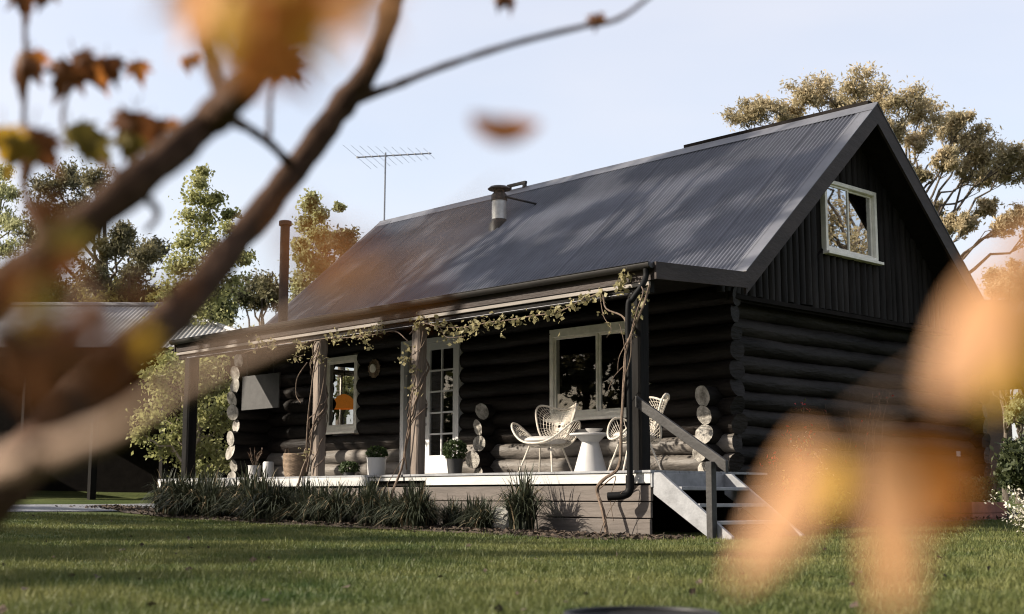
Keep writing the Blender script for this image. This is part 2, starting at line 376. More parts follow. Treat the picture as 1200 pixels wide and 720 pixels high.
# ================================================================== THE LOG CABIN
HE, HR, HALF, LEN = 3.38, 6.315, 3.344, 12.03
SL = (HR - HE) / HALF
def roof_z(y): return HR - abs(y - HALF) * SL
YB = 7.75                                   # back eave
YW, XG, XL, XP = .50, -.85, -11.75, -5.36   # centre lines: front wall, gable wall, left wall, partition
LD = .25                                    # log course height
cabin = thing('log_cabin', 'black stained log cabin with steep charcoal corrugated roof and a front veranda', 'house', (-6, 3, 0))
def log(A, B, r=None, mat='log', ends='log_end'):
    r = r or .136 + random.uniform(-.010, .012)
    A, B = Vector(A), Vector(B); L = (B - A).length; k = max(4, int(L / .22)); mb = MB(); path = []; rad = []
    ph = random.uniform(0, 9)
    for i in range(k + 1):
        q = A.lerp(B, i / k); q.z += .009 * math.sin(ph + i * .55); path.append(q); rad.append(r * (1 + .045 * math.sin(ph * 2 + i * .8) + random.uniform(-.03, .03)))
    mb.tube(path, rad, 16, True, 0, 1, jit=.042)
    ax_ = (B - A).normalized(); K_ = len(mb.v) - 16                     # cuts are never quite square
    for o0, c_ in ((0, A), (K_, B)):
        a1, a2 = random.uniform(-.35, .35), random.uniform(-.25, .25)
        for i in range(o0, o0 + 16):
            v = Vector(mb.v[i]); e = v - c_; mb.v[i] = tuple(v + ax_ * (a1 * e.z + a2 * (e.x + e.y - e.dot(ax_))))
    return obj('log', mb, [mat, ends], cabin, True)
def split(a, b, holes):
    segs = [(a, b)]
    for h0, h1 in holes:
        n = []
        for s0, s1 in segs:
            if h1 <= s0 or h0 >= s1: n.append((s0, s1)); continue
            if h0 - s0 > .12: n.append((s0, h0))
            if s1 - h1 > .12: n.append((h1, s1))
        segs = n
    return segs
DOOR = (-7.56, -6.04, .84, 3.12); WIN = (-3.96, -2.02, 1.64, 3.0); SWIN = (-9.83, -8.83, 1.64, 3.0)
LWIN = (1.75, 2.75, 1.75, 3.05)
for c in range(13):
    z = .18 + LD * c
    holes = [(o[0], o[1]) for o in (DOOR, WIN, SWIN) if o[2] - .06 < z < o[3] + .06]
    for a, b in split(XL - .30, XG + random.uniform(.28, .38), holes): log((a, YW, z), (b, YW, z), mat='log_sunlit' if z < 1.3 else 'log', ends='log_y')  # end cuts take the dark log colour to stand for shade
    zg = z + LD / 2
    f0 = YW - .36 + random.uniform(-.09, .06)
    yb = min(YB - .15, HALF + (HR - .25 - zg) / SL) if zg > 2.2 else YB - .15 + random.uniform(-.05, .25)
    if zg > 1.95: f0 = YW + .02
    if zg < 3.2: log((XG, f0, zg), (XG, yb, zg), mat='log_y')
    # left wall: its courses run on past the front wall as a wing
    for a, b in split(YW - .82 + random.uniform(-.10, .08), yb, [(LWIN[0], LWIN[1])] if LWIN[2] - .06 < zg < LWIN[3] + .06 else []):
        if zg < 3.2: log((XL, a, zg), (XL, b, zg), mat='log_y')
    if zg < 3.1: log((XP + random.uniform(-.03, .03), (YW - .34 + random.uniform(-.1, .08)) if zg < 1.95 else YW + .02, zg), (XP, YB - .4, zg), mat='log_y')
    if z < 2.6: log((XL - .2, YB - .35, z), (XG + .3, YB - .35, z), ends='log_y')
# gable boards above the logs (split logs standing upright), front and far end
XB = -.53
GW = (2.63, 4.05, 4.06, 5.16)
def gable_boards(X, sgn, win):
    y = .10; ZB = 3.20
    while y < HALF * 2 - .1:
        wd = .165 + random.uniform(-.02, .02); yc = y + wd / 2
        top = roof_z(yc) - .16
        spans = [(ZB + random.uniform(-.02, .02), top)]
        if win and win[0] - .08 < yc < win[1] + .08: spans = [(ZB, win[2] - .02), (win[3] + .02, top)]
        for z0, z1 in spans:
            if z1 - z0 < .06: continue
            mb = MB(); K = 7; dep = .055 + random.uniform(-.012, .012); pr = [(math.cos(PI * k / K) * -wd / 2 * .97, math.sin(PI * k / K) * dep) for k in range(K + 1)]
            vs = [(X + sgn * q[1], yc + q[0] + random.uniform(-.003, .003), z0 if e == 0 else z1 + (q[0] * (-SL if yc > HALF else SL))) for e in (0, 1) for q in pr]
            n = K + 1
            mb.add(vs, [(k, k + 1, n + k + 1, n + k) if sgn > 0 else (n + k, n + k + 1, k + 1, k) for k in range(K)] + [tuple(range(n)), tuple(range(2 * n - 1, n - 1, -1)), (0, n, 2 * n - 1, n - 1)])
            obj('gable_board', mb, 'board', cabin, True)
        y += wd
gable_boards(XB, 1, GW)
gable_boards(XL - .04, -1, None)
# dark lining behind the boards and floor inside
mb = MB(); y0, y1 = .35, HALF * 2 - .35
for X in (XG - .02, XL + .04):
    if X > -2:
        for a, b, c, d in ((y0, GW[0] - .05, 3.1, None), (GW[1] + .05, y1, 3.1, None)):
            pass
mb.box(XL, XG, YW, YB - .4, .55, .70)
obj('floor', mb, 'interior', cabin)
mb = MB(); mb.box(XL + .1, XG - .1, YW + .1, YB - .45, 3.26, 3.30); obj('ceiling', mb, 'interior', cabin)

def window(name, hole, plane, axis, nx, trim='trim', glass='glass', fr=.075, head=.0, label=None, blind=False, splits=None):
    """hole=(u0,u1,z0,z1) in a wall; axis 'y': wall faces -Y at y=plane; axis 'x': wall faces +X at x=plane"""
    u0, u1, z0, z1 = hole
    def B(mb, a, b, d0, d1, c, e):
        return mb.box(a, b, plane + d0, plane + d1, c, e) if axis == 'y' else mb.box(plane - d1, plane - d0, a, b, c, e)
    f = MB(); D0, D1 = -.03, .12
    B(f, u0, u0 + fr, D0, D1, z0, z1); B(f, u1 - fr, u1, D0, D1, z0, z1)
    B(f, u0 + fr, u1 - fr, D0, D1, z1 - fr - head, z1); B(f, u0 + fr, u1 - fr, D0, D1, z0, z0 + fr)
    wo = obj(name, f, trim, cabin, bevel=.006)
    s = MB(); B(s, u0 - .04, u1 + .04, D0 - .07, .02, z0 - .045, z0 - .002); obj('sill', s, trim, wo, bevel=.005)
    cuts = splits or [u0 + fr + (u1 - u0 - 2 * fr) * i / nx for i in range(nx + 1)]
    for i in range(len(cuts) - 1):
        a, b = cuts[i], cuts[i + 1]; g = .032; zt = z1 - fr - head; zb = z0 + fr
        sm = MB(); dd = .0 + .03 * (i % 2); a += .002; b -= .002; zt -= .002; zb += .002
        B(sm, a, a + g, dd, dd + .04, zb, zt); B(sm, b - g, b, dd, dd + .04, zb, zt); B(sm, a + g, b - g, dd, dd + .04, zt - g, zt); B(sm, a + g, b - g, dd, dd + .04, zb, zb + g)
        obj('sash', sm, trim, wo, bevel=.004)
        pm = MB(); B(pm, a + g, b - g, dd + .016, dd + .022, zb + g, zt - g); obj('pane', pm, glass, wo)
    if blind:
        bm_ = MB(); a, b = cuts[-2] + .03, cuts[-1] - .03; B(bm_, a, b, .16, .165, z1 - .48, z1 - fr); obj('blind', bm_, 'blind', wo)
    return wo
window('window', WIN, YW - .10, 'y', 2, head=.05)
window('window', SWIN, YW - .10, 'y', 1, fr=.09)
w3 = window('window', GW, XB + .05, 'x', 2, glass='glass_sky', fr=.06, blind=True, splits=[GW[0] + .06, GW[0] + .68, GW[1] - .06]); w3['label'] = 'gable window reflecting sky, beige blind half down'
window('window', LWIN, XL - .08, 'x', 2)
# room behind the gable window
mb = MB(); mb.box(XB - .5, XB + .05, .35, 6.3, 3.13, 3.19); obj('jetty_soffit', mb, 'soffit', cabin)
mb = MB(); mb.box(XG - 1.6, XG - 1.55, 1.5, 5.2, 3.35, roof_z(5.2) - .3); obj('partition', mb, 'interior', cabin)
# thin wall lining behind gable boards, in four strips round the window
mb = MB()
def gtri(X, ya, yb_, zlow):
    vs = []; K = 8
    for i in range(K + 1):
        y = ya + (yb_ - ya) * i / K; vs += [(X, y, zlow), (X, y, max(zlow + .01, roof_z(y) - .13))]
    mb.add(vs, [(2 * i, 2 * i + 2, 2 * i + 3, 2 * i + 1) for i in range(K)])
gtri(XB - .005, .3, GW[0] - .0, 3.1); gtri(XB - .005, GW[1], 6.5, 3.1); gtri(XB - .005, GW[0], GW[1], GW[3])
mb.add([(XB - .005, GW[0], 3.1), (XB - .005, GW[1], 3.1), (XB - .005, GW[1], GW[2]), (XB - .005, GW[0], GW[2])], [(0, 1, 2, 3)])
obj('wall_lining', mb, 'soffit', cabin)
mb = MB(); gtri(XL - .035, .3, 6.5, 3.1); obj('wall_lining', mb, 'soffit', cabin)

# door with ten panes, white frame and a narrow dark side light
def door():
    x0, x1, z0, z1 = DOOR; y = YW - .12
    f = MB(); f.box(x0, x0 + .09, y - .03, y + .14, z0, z1); f.box(x1 - .07, x1, y - .03, y + .14, z0, z1); f.box(x0 + .09, x1 - .07, y - .03, y + .14, z1 - .08, z1)
    f.box(-7.09, -7.0, y - .02, y + .14, z0, z1 - .08); d = obj('door_frame', f, 'door', cabin, bevel=.005)
    st = MB(); st.box(x0 - .05, x1 + .05, y - .32, y + .14, z0 - .06, z0 - .002); obj('threshold', st, 'dark_timber', d)
    p = MB(); p.box(x0 + .09, -7.09, y + .05, y + .056, z0, z1 - .08); obj('pane', p, 'glass', d)
    lx0, lx1, lz0, lz1 = -6.995, x1 - .075, z0 + .01, z1 - .085
    lf = MB(); g0, g1, h0, h1 = lx0 + .19, lx1 - .10, lz0 + .30, lz1 - .12
    lf.box(lx0, g0, y, y + .045, lz0, lz1); lf.box(g1, lx1, y, y + .045, lz0, lz1); lf.box(g0, g1, y, y + .045, lz0, h0); lf.box(g0, g1, y, y + .045, h1, lz1)
    leaf = obj('door', lf, 'door', cabin, bevel=.004)
    mu = .026; xm = (g0 + g1) / 2; mm = MB(); mm.box(xm - mu / 2, xm + mu / 2, y + .004, y + .041, h0, h1)
    hh = (h1 - h0) / 5
    for i in range(1, 5):
        zc = h0 + hh * i; mm.box(g0, xm - mu / 2, y + .004, y + .041, zc - mu / 2, zc + mu / 2); mm.box(xm + mu / 2, g1, y + .004, y + .041, zc - mu / 2, zc + mu / 2)
    obj('glazing_bar', mm, 'door', leaf)
    for i in range(5):
        for a, b in ((g0, xm - mu / 2), (xm + mu / 2, g1)):
            pm = MB(); pm.box(a, b, y + .02, y + .025, h0 + hh * i + (mu / 2 if i else 0), h0 + hh * (i + 1) - (mu / 2 if i < 4 else 0)); obj('pane', pm, 'glass', leaf)
    hm = MB(); hx = lx0 + .09; hm.box(hx - .025, hx + .025, y - .008, y, lz0 + .95, lz0 + 1.17); hm.tube([(hx, y - .008, lz0 + 1.08), (hx, y - .05, lz0 + 1.08), (hx + .1, y - .055, lz0 + 1.08)], .011, 8)
    obj('handle', hm, 'black_metal', leaf, True); km = MB(); km.tube([(hx, y, lz0 + .82), (hx, y - .015, lz0 + .82)], .025, 10); obj('lock', km, 'alu', leaf, True)
door()

# ---- main roof
rm = MB()
t = .10
for s in (0, 1):
    ya, yb2 = (0.02, HALF) if s == 0 else (YB, HALF)
    za = roof_z(ya)
    a = [(-LEN + .02, ya, za - .05), (-.02, ya, za - .05), (-.02, yb2, HR - .05), (-LEN + .02, yb2, HR - .05)]
    b = [(x, y, z - t) for x, y, z in a]
    f = [(0, 1, 2, 3), (7, 6, 5, 4), (0, 4, 5, 1), (1, 5, 6, 2), (3, 7, 4, 0)]
    rm.add(a + b, f if s == 0 else [tuple(reversed(q)) for q in f])
roof = obj('roof', rm, 'soffit', cabin)
PITCH = .0762; NW = 10; COVER = PITCH * NW
def corrug(wd_pitch, nw, P0, P1, amp=.018, spp=8, over=0):
    """sheet mesh: corrugations along P0->P1 (lower to upper edge), waves along +X"""
    mb = MB(); k = int((nw + over) * spp); P0, P1 = Vector(P0), Vector(P1); d = (P1 - P0).normalized(); nrm = Vector((1, 0, 0)).cross(d)
    if nrm.z < 0: nrm = -nrm
    vs = []
    for e, P in ((0, P0), (1, P1)):
        for i in range(k + 1):
            x = i * wd_pitch / spp; vs.append(P + Vector((x, 0, 0)) + nrm * (amp * math.cos(2 * PI * i / spp)))
    mb.add(vs, [(i, i + 1, k + 1 + i + 1, k + 1 + i) for i in range(k)]); return mb
front_sheet = corrug(PITCH, NW, (0, -.03, HE - .026 + .012), (0, HALF - .06, HR - .06 * SL + .012)).mesh('roof_sheet', 'roof', False)
back_sheet = corrug(PITCH, NW, (0, YB + .02, roof_z(YB + .02) + .012), (0, HALF + .06, HR - .06 * SL + .012)).mesh('roof_sheet', 'roof', False)
for me in (front_sheet, back_sheet): me.polygons.foreach_set('use_smooth', [True] * len(me.polygons))
ns_ = int(math.ceil((LEN - .12) / COVER))
for i in range(ns_):
    for me in (front_sheet, back_sheet):
        o = link('roof_sheet', me, roof); o.location = (-.15 - COVER * (i + 1), random.uniform(-.006, .006), 0)
        if i == ns_ - 1:
            o.scale.x = (LEN - .15 - COVER * i) / COVER; o.location.x = -LEN
# flat flashing along the gable edge, barge boards, ridge cap
def slope_strip(mb, x0, x1, y0, y1, lift, th):
    a = [(x, y, roof_z(y) + lift) for y in (y0, y1) for x in (x0, x1)]; b = [(x, y, z - th) for x, y, z in a]
    mb.add(a + b, [(0, 1, 3, 2), (6, 7, 5, 4), (0, 4, 5, 1), (2, 3, 7, 6), (0, 2, 6, 4), (1, 5, 7, 3)]); return mb
for side, (ya, yb2) in enumerate(((-.02, HALF), (YB + .01, HALF))):
    obj('barge_flashing', slope_strip(MB(), -.205, .055, ya, yb2, .030, .012), 'flash', roof)
    obj('barge_board', slope_strip(MB(), .004, .046, ya + (.0 if side else .0), yb2, .012, .30), 'dark_timber', roof)
    obj('barge_flashing', slope_strip(MB(), -LEN - .05, -LEN + .09, ya, yb2, .030, .012), 'flash', roof)
    obj('barge_board', slope_strip(MB(), -LEN - .042, -LEN - .004, ya, yb2, .012, .26), 'dark_timber', roof)
cap = MB()
for i, (x0, x1) in enumerate(((-LEN - .05, -6.0), (-6.02, .06))):
    cap = MB(); pr = [(-.16, -.16 * SL + .035), (-.05, .035 - .05 * SL), (0, .045), (.05, .035 - .05 * SL), (.16, -.16 * SL + .035)]
    vs = [(x, HALF + a, HR + b + .004 * i) for x in (x0, x1) for a, b in pr]; cap.add(vs, [(k, k + 1, 5 + k + 1, 5 + k) for k in range(4)])
    obj('ridge_cap', cap, 'flash', roof)
# black ridge strip standing proud along the right part of the ridge
mb = MB(); mb.box(-3.7, -.12, HALF + .02, HALF + .14, HR + .02, HR + .11); o = obj('ridge_strip', mb, 'soffit', roof); o['label'] = 'black raised strip along the ridge'
mb = MB(); mb.box(-8.05, -7.55, HALF - .03, HALF + .03, HR + .10, HR + .15); mb.box(-7.62, -7.56, HALF - .03, HALF + .03, HR + .0, HR + .1); mb.box(-8.04, -7.98, HALF - .03, HALF + .03, HR + .0, HR + .1)
obj('ridge_bracket', mb, 'black_metal', roof)

# ---- veranda roof, gutter, beam, posts
VX0, VX1, VY, VZ = -11.41, .05, -1.81, 3.262
vm = MB()
a = [(VX0, VY + .03, VZ - .03), (VX1 - .01, VY + .03, VZ - .03), (VX1 - .01, .05, HE - .07), (VX0, .05, HE - .07)]; b = [(x, y, z - .05) for x, y, z in a]
vm.add(a + b, [(0, 1, 2, 3), (7, 6, 5, 4), (0, 4, 5, 1), (1, 5, 6, 2), (3, 7, 4, 0), (2, 6, 7, 3)])
vroof = obj('veranda_roof', vm, 'soffit', cabin)
vs_mesh = corrug(PITCH, NW, (0, VY - .04, VZ - .005), (0, .02, HE - .045)).mesh('roof_sheet', 'roof'); vs_mesh.polygons.foreach_set('use_smooth', [True] * len(vs_mesh.polygons))
for i in range(15):
    o = link('roof_sheet', vs_mesh, vroof); o.location = (VX1 - COVER * (i + 1) - .02, 0, 0)
mb = MB(); mb.prism((VX1 - .004, VY - .02, VZ - .085), (VX1 - .004, .02, HE - .115), (.03, 0, 0), (0, 0, .21)); obj('barge_board', mb, 'dark_timber', vroof)
mb = MB(); mb.prism((VX0 - .01, VY - .02, VZ - .085), (VX0 - .01, .02, HE - .115), (.03, 0, 0), (0, 0, .21)); obj('barge_board', mb, 'dark_timber', vroof)
mb = MB(); mb.box(VX0 + .02, VX1 - .03, VY + .002, VY + .03, VZ - .19, VZ - .035); obj('fascia', mb, 'dark_timber', vroof)
g = MB(); K = 8; pr = [(-.012, .0)] + [(-.065 + .062 * math.cos(PI * k / K), -.052 * math.sin(PI * k / K) - .008) for k in range(K + 1)] + [(-.127, .012), (-.138, .014), (-.138, .006)]
vs_ = [(x, VY + q[0], VZ + .0 + q[1]) for x in (VX0 - .02, VX1 - .02) for q in pr]; n = len(pr)
g.add(vs_, [(k, k + 1, n + k + 1, n + k) for k in range(n - 1)] + [tuple(range(1, n - 2)), tuple(range(2 * n - 3, n, -1))])
gut = obj('gutter', g, 'gutter', vroof, True)
sm_ = gut.modifiers.new('solid', 'SOLIDIFY'); sm_.thickness = .006
mb = MB(); mb.box(VX0 + .1, VX1 - .12, -1.80, -1.71, 2.92, 3.10); obj('beam', mb, 'black_post', cabin, bevel=.008)
mb = MB(); mb.box(VX0 + .08, VX1 - .10, -1.835, -1.803, 3.005, 3.05); obj('lit_strip', mb, 'beam', cabin, bevel=.005)  # pale strip added for the sunlit edge of the beam
mb = MB()
PX = [-.28, -4.47, -6.91, -10.86]; DZ = .78
def post(x, y, mat, wd=.17):
    mb = MB(); K = 6
    path = [(x + random.uniform(-.006, .006), y + random.uniform(-.006, .006), DZ + (2.92 - DZ) * i / K) for i in range(K + 1)]
    vs = []
    for q in path:
        e = wd / 2 * (1 + random.uniform(-.03, .03)); c = e * .72
        vs += [(q[0] + a, q[1] + b, q[2]) for a, b in ((-c, -e), (c, -e), (e, -c), (e, c), (c, e), (-c, e), (-e, c), (-e, -c))]
    fs = [(i * 8 + k, i * 8 + (k + 1) % 8, (i + 1) * 8 + (k + 1) % 8, (i + 1) * 8 + k) for i in range(K) for k in range(8)]
    mb.add(vs, fs + [tuple(range(7, -1, -1)), tuple(range(K * 8, K * 8 + 8))]); return obj('post', mb, mat, cabin)
for i, x in enumerate(PX): post(x, -1.78, 'black_post' if i in (0, 3) else 'post', .20 if i in (0, 3) else .17)
# downpipe with swan neck and shoe
mb = MB()
mb.tube(smooth_path([(-.06, -1.88, 3.20), (-.06, -1.885, 3.10), (-.07, -1.95, 2.98), (-.16, -2.02, 2.82), (-.2, -2.05, 2.70), (-.2, -2.05, 1.8), (-.2, -2.05, .62)], 5), .036, 12)
mb.tube(smooth_path([(-.2, -2.05, .66), (-.2, -2.05, .58), (-.22, -2.07, .51), (-.29, -2.12, .48), (-.42, -2.2, .47)], 4), .05, 12)
mb.tube([(-.2, -2.05, .72), (-.2, -2.05, .55)], .052, 12)
obj('downpipe', mb, 'pipe', cabin, True)

# ---- deck, skirting, steps
DY = -1.94
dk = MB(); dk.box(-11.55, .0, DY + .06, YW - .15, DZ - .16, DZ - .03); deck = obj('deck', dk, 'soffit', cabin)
yy = DY - .02
while yy < YW - .16:
    mb = MB(); x0 = -11.6
    mb.box(-11.6, .04 + random.uniform(-.004, .004), yy, min(yy + .086, YW - .15), DZ - .028, DZ + random.uniform(-.001, .001)); obj('deck_board', mb, 'grey_deck', deck); yy += .09
mb = MB(); mb.box(-4.10, .02, DY, DY + .03, DZ - .155, DZ - .03); obj('fascia_board', mb, 'white', deck, bevel=.004)
mb = MB(); mb.box(-5.4, -4.104, DY + .002, DY + .032, DZ - .09, DZ - .03); obj('fascia_board', mb, 'white', deck, bevel=.004)
mb = MB(); mb.box(-11.6, -5.405, DY - .02, DY + .03, DZ - .155, DZ - .03); obj('fascia_board', mb, 'white', deck, bevel=.004)
mb = MB(); mb.box(.022, .05, DY, -.35, DZ - .20, DZ - .03); obj('fascia_board', mb, 'grey_deck', deck, bevel=.004)
for i in range(3):
    mb = MB(); z0 = .02 + i * .198; mb.box(-6.6 - .2 * i, -.02 + .01 * i, DY + .03 + .004 * (i % 2), DY + .075, z0, z0 + .186); obj('skirting_board', mb, 'sleeper', deck, bevel=.008)
for x in (-.16, -2.2, -4.3, -6.4, -8.5, -10.6):
    mb = MB(); mb.box(x - .05, x + .05, DY + .08, DY + .18, -.2 , DZ - .16); obj('bearer_post', mb, 'black_post', deck)
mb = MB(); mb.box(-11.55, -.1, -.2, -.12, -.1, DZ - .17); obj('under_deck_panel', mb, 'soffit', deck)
SY0, SY1 = -1.90, -.55
st = MB(); NT = 4; RISE = DZ / NT; GO = .28
def stringer(y):
    mb = MB(); A = [(.05, DZ - .03), (.16, DZ - .03), (1.18, .03), (1.18, -.08), (1.0, -.08), (.05, DZ - .28)]
    vs = [(x, yy, z) for yy in (y - .025, y + .025) for x, z in A]; n = len(A)
    mb.add(vs, [tuple(range(n - 1, -1, -1)), tuple(range(n, 2 * n))] + [(k, (k + 1) % n, n + (k + 1) % n, n + k) for k in range(n)]); return mb
stairs = obj('stair_stringer', stringer(SY0), 'grey_deck', cabin, bevel=.005)
obj('stair_stringer', stringer(SY1), 'grey_deck', cabin, bevel=.005)
for i in range(1, NT):
    z = DZ - RISE * i; x = .05 + (GO - .02) * i; mb = MB(); mb.box(x - .14, x + .13, SY0 + .027, SY1 - .027, z - .04, z); obj('tread', mb, 'grey_deck', cabin, bevel=.006)
mb = MB(); mb.prism((-.19, SY0 - .03, 1.60), (1.14, SY0 - .03, .80), (0, .05, 0), (0, 0, .135)); hr_ = obj('handrail', mb, 'rail', cabin, bevel=.006)
mb = MB(); mb.box(.90, .985, SY0 - .115, SY0 - .027, -.12, .86); obj('newel_post', mb, 'rail', cabin, bevel=.006)

# ---- wall light, flues, aerial
mb = MB(); lp = on(438, 432, 1, YW - .14)
K = 24
for i in range(K):
    a = 2 * PI * i / K; r1 = .17 if i % 2 else .145
    mb.tube([(lp.x + .06 * math.cos(a), lp.y, lp.z + .06 * math.sin(a)), (lp.x + r1 * math.cos(a), lp.y + .01, lp.z + r1 * math.sin(a))], [.012, .016], 5)
mb.tube([(lp.x + .15 * math.cos(2 * PI * i / 28), lp.y + .012, lp.z + .15 * math.sin(2 * PI * i / 28)) for i in range(28)], .012, 6, closed=True)
lamp = obj('wall_ornament', mb, 'wicker', None, True); tag(lamp, 'round woven sunburst ornament hung between door and small window', 'wall ornament')
mb = MB(); mb.tube([(lp.x, lp.y + .01, lp.z), (lp.x, lp.y - .035, lp.z)], .075, 16); obj('boss', mb, 'trim', lamp, True)

fl = thing('roof_flue', 'short silver flue with black cowl and stay on the roof slope', 'flue', (-7.2, 2.32, roof_z(2.32)))
X, Y, Z = -7.2, 2.32, roof_z(2.32)
mb = MB(); mb.lathe([(.135, -.18), (.135, .44)], 20, (X, Y, Z)); obj('flue_pipe', mb, 'galv', fl, True)
mb = MB(); mb.lathe([(.20, -.22), (.19, -.02), (.142, .09)], 20, (X, Y, Z)); obj('flashing_boot', mb, 'black_metal', fl, True)
mb = MB(); mb.lathe([(.15, .44), (.15, .54), (.10, .60), (.10, .645)], 20, (X, Y, Z)); mb.lathe([(.20, .645), (.215, .66), (.17, .70), (.03, .72)], 20, (X, Y, Z)); obj('cowl', mb, 'black_metal', fl, True)
mb = MB(); mb.tube([(X + .13, Y + .02, Z + .5), (X + .62, Y + .35, roof_z(Y + .35) + .03)], .02, 6); obj('stay', mb, 'black_metal', fl)

cf = thing('chimney_flue', 'tall rusty brown flue rising through the veranda end of the roof', 'flue', (-11.1, .28, 3.5))
X, Y = -11.1, .28; ZT = on(333, 262, 1, Y).z
mb = MB(); mb.tube([(X, Y, 3.35), (X + .005, Y, 4.2), (X, Y, ZT - .02)], .092, 16); obj('flue_pipe', mb, 'rust', cf, True)
mb = MB(); mb.lathe([(.098, -.06), (.125, -.05), (.125, .03), (.11, .04)], 16, (X, Y, ZT)); obj('cowl', mb, 'rust', cf, True)
mb = MB(); mb.lathe([(.2, -.05), (.11, .12)], 16, (X, Y, roof_z(Y) + .02)); obj('flashing_boot', mb, 'flash', cf, True)

# grey sheet screen hung under the veranda roof beside the wing wall
hd = thing('hanging_screen', 'grey sheet screen hung under the veranda roof beside the wing of log ends', 'screen', (-11.0, -.33, 2.0))
mb = MB(); mb.box(-11.45, -10.2, -.36, -.335, 2.08, 2.72); obj('sheet', mb, 'fsheet', hd, bevel=.004)
for x in (-11.3, -10.4):
    mb = MB(); mb.tube([(x, -.348, 2.70), (x, -.348, 3.30)], .01, 6); obj('hanger', mb, 'black_metal', hd)

an = thing('tv_aerial', 'many-armed television aerial on a thin mast at the ridge end', 'aerial', (-11.95, HALF, HR))
X, Y = -11.93, HALF
mb = MB(); mb.tube([(X, Y, HR - .05), (X + .01, Y, 7.85)], .018, 6); obj('mast', mb, 'alu', an)
A = Vector((X, Y, 7.78)); bd = (RGT * 1.0 + FWD * .12); bd.z = .09; bd.normalize()
mb = MB(); mb.tube([A - bd * .62, A + bd * 1.0], .016, 6); bo = obj('boom', mb, 'alu', an)
el = bd.cross(Vector((0, 0, 1))).normalized(); el = (el + Vector((0, 0, .22)) - RGT * .55).normalized()
for i in range(11):
    q = A + bd * (-.6 + i * .155); L = .62 - .035 * i
    mb = MB(); mb.tube([q - el * L, q + el * L], .0032, 5); mb.box(q.x - .018, q.x + .018, q.y - .018, q.y + .018, q.z - .018, q.z + .018); obj('element', mb, 'alu', an)

# interior: pendant lamp seen through the small window
r = ray(403, 472); tt = (-10.15 - CAM.x) / r.x; q = CAM + r * tt
pl = thing('pendant_lamp', 'lit orange dome lamp shade behind the small window', 'lamp', (q.x, q.y, 3.26))
mb = MB(); mb.lathe([(.23, -.12), (.235, -.08), (.20, .04), (.12, .12), (.03, .16)], 24, q, cap=False); obj('shade', mb, 'orange', pl, True)
mb = MB(); mb.tube([(q.x, q.y, q.z + .15), (q.x, q.y, 3.27)], .006, 6); obj('cord', mb, 'black_metal', pl)

# ================================================================== VERANDA FURNITURE AND POTS
def weave(mb, fn, nr=6, na=30, r=.0035):
    """polar wicker: rings and spokes over the surface fn(rad, ang)"""
    for i in range(1, nr):
        mb.tube([fn(i / nr, 2 * PI * k / na) for k in range(na)], r, 4, closed=True)
    for k in range(na):
        mb.tube([fn(t_, 2 * PI * k / na) for t_ in (.08, .3, .52, .76, 1.0)], r, 4, cap=False)
def sup(a, e): c = math.cos(a); return math.copysign(abs(c) ** e, c)
def make_chair():
    t = thing('wicker_chair', 'x', 'chair', (0, 0, 0), 0, 'wicker butterfly chairs on the veranda')
    def seat(rad, ang):                      # local: +Y is the chair's front
        s = rad * sup(ang, .8); d = rad * sup(ang - PI / 2, .8)
        x = .45 * s; y = .05 + .27 * d * (1 - .10 * s * s)
        z = .37 + .02 * d + .30 * abs(s) ** 2.6 - .0 * d; x += .05 * s * abs(s)
        return Vector((x, y, z))
    def back(rad, ang):
        s = rad * sup(ang, .72); v = .5 + .5 * rad * sup(ang - PI / 2, .72)
        wd = .20 + .20 * v ** 1.3
        x = wd * s; z = .40 + .46 * v + .22 * s * s * v ** 2; y = -.17 - .20 * v + .17 * s * s * (.4 + .6 * v)
        return Vector((x, y, z))
    for nm, fn in (('seat_basket', seat), ('backrest', back)):
        mb = MB(); weave(mb, fn, 8, 44); p_ = obj(nm, mb, 'rattan', t, local=True)
        mb = MB(); mb.tube([fn(1.0, 2 * PI * k / 48) for k in range(48)], .014, 8, closed=True); obj('rim', mb, 'rattan', p_, True)
    for sx in (-1, 1):
        for sy in (-1, 1):
            mb = MB(); mb.tube([(sx * .17, .05 + sy * .12, .365), (sx * .27, .05 + sy * .24, .0)], [.013, .011], 8); obj('leg', mb, 'rattan', t, True, local=True)
    mb = MB(); mb.tube([(sx * .17, .05 + sy * .12, .352) for sx, sy in ((-1, -1), (1, -1), (1, 1), (-1, 1))], .010, 6, closed=True); obj('seat_frame', mb, 'rattan', t, True, local=True)
    cu = MB(); n1, n2 = 8, 24; vs = []
    for i in range(n1 + 1):
        ph = PI * i / n1
        for k in range(n2):
            a = 2 * PI * k / n2; rr = math.sin(ph) ** .5; vs.append((.27 * rr * sup(a, .7), .05 + .23 * rr * sup(a - PI / 2, .7), .435 + .055 * math.cos(ph)))
    cu.add(vs, [(i * n2 + k, (i + 1) * n2 + k, (i + 1) * n2 + (k + 1) % n2, i * n2 + (k + 1) % n2) for i in range(n1) for k in range(n2)]); obj('cushion', cu, 'cushion', t, True, local=True)
    return t
def copy_tree(o, parent=None):
    c = o.copy(); COL.objects.link(c); c.parent = parent
    if parent is not None: c.matrix_parent_inverse = o.matrix_parent_inverse.copy()
    for ch in list(o.children): copy_tree(ch, c)
    return c
ch1 = make_chair()
ch2 = copy_tree(ch1)
q1 = on(642, 552, 1, -.85); q2 = on(748, 550, 1, -.95)
ch1.location = (q1.x, -.85, DZ + .001); ch1.rotation_euler.z = PI + R_(10); ch1.scale = (1.06, 1.06, 1.06)
ch1['label'] = 'whitewashed wicker butterfly chair with grey cushion in front of the large window'
ch2.location = (q2.x, -.95, DZ + .001); ch2.rotation_euler.z = PI - R_(28); ch2.scale = (1.08, 1.08, 1.08)
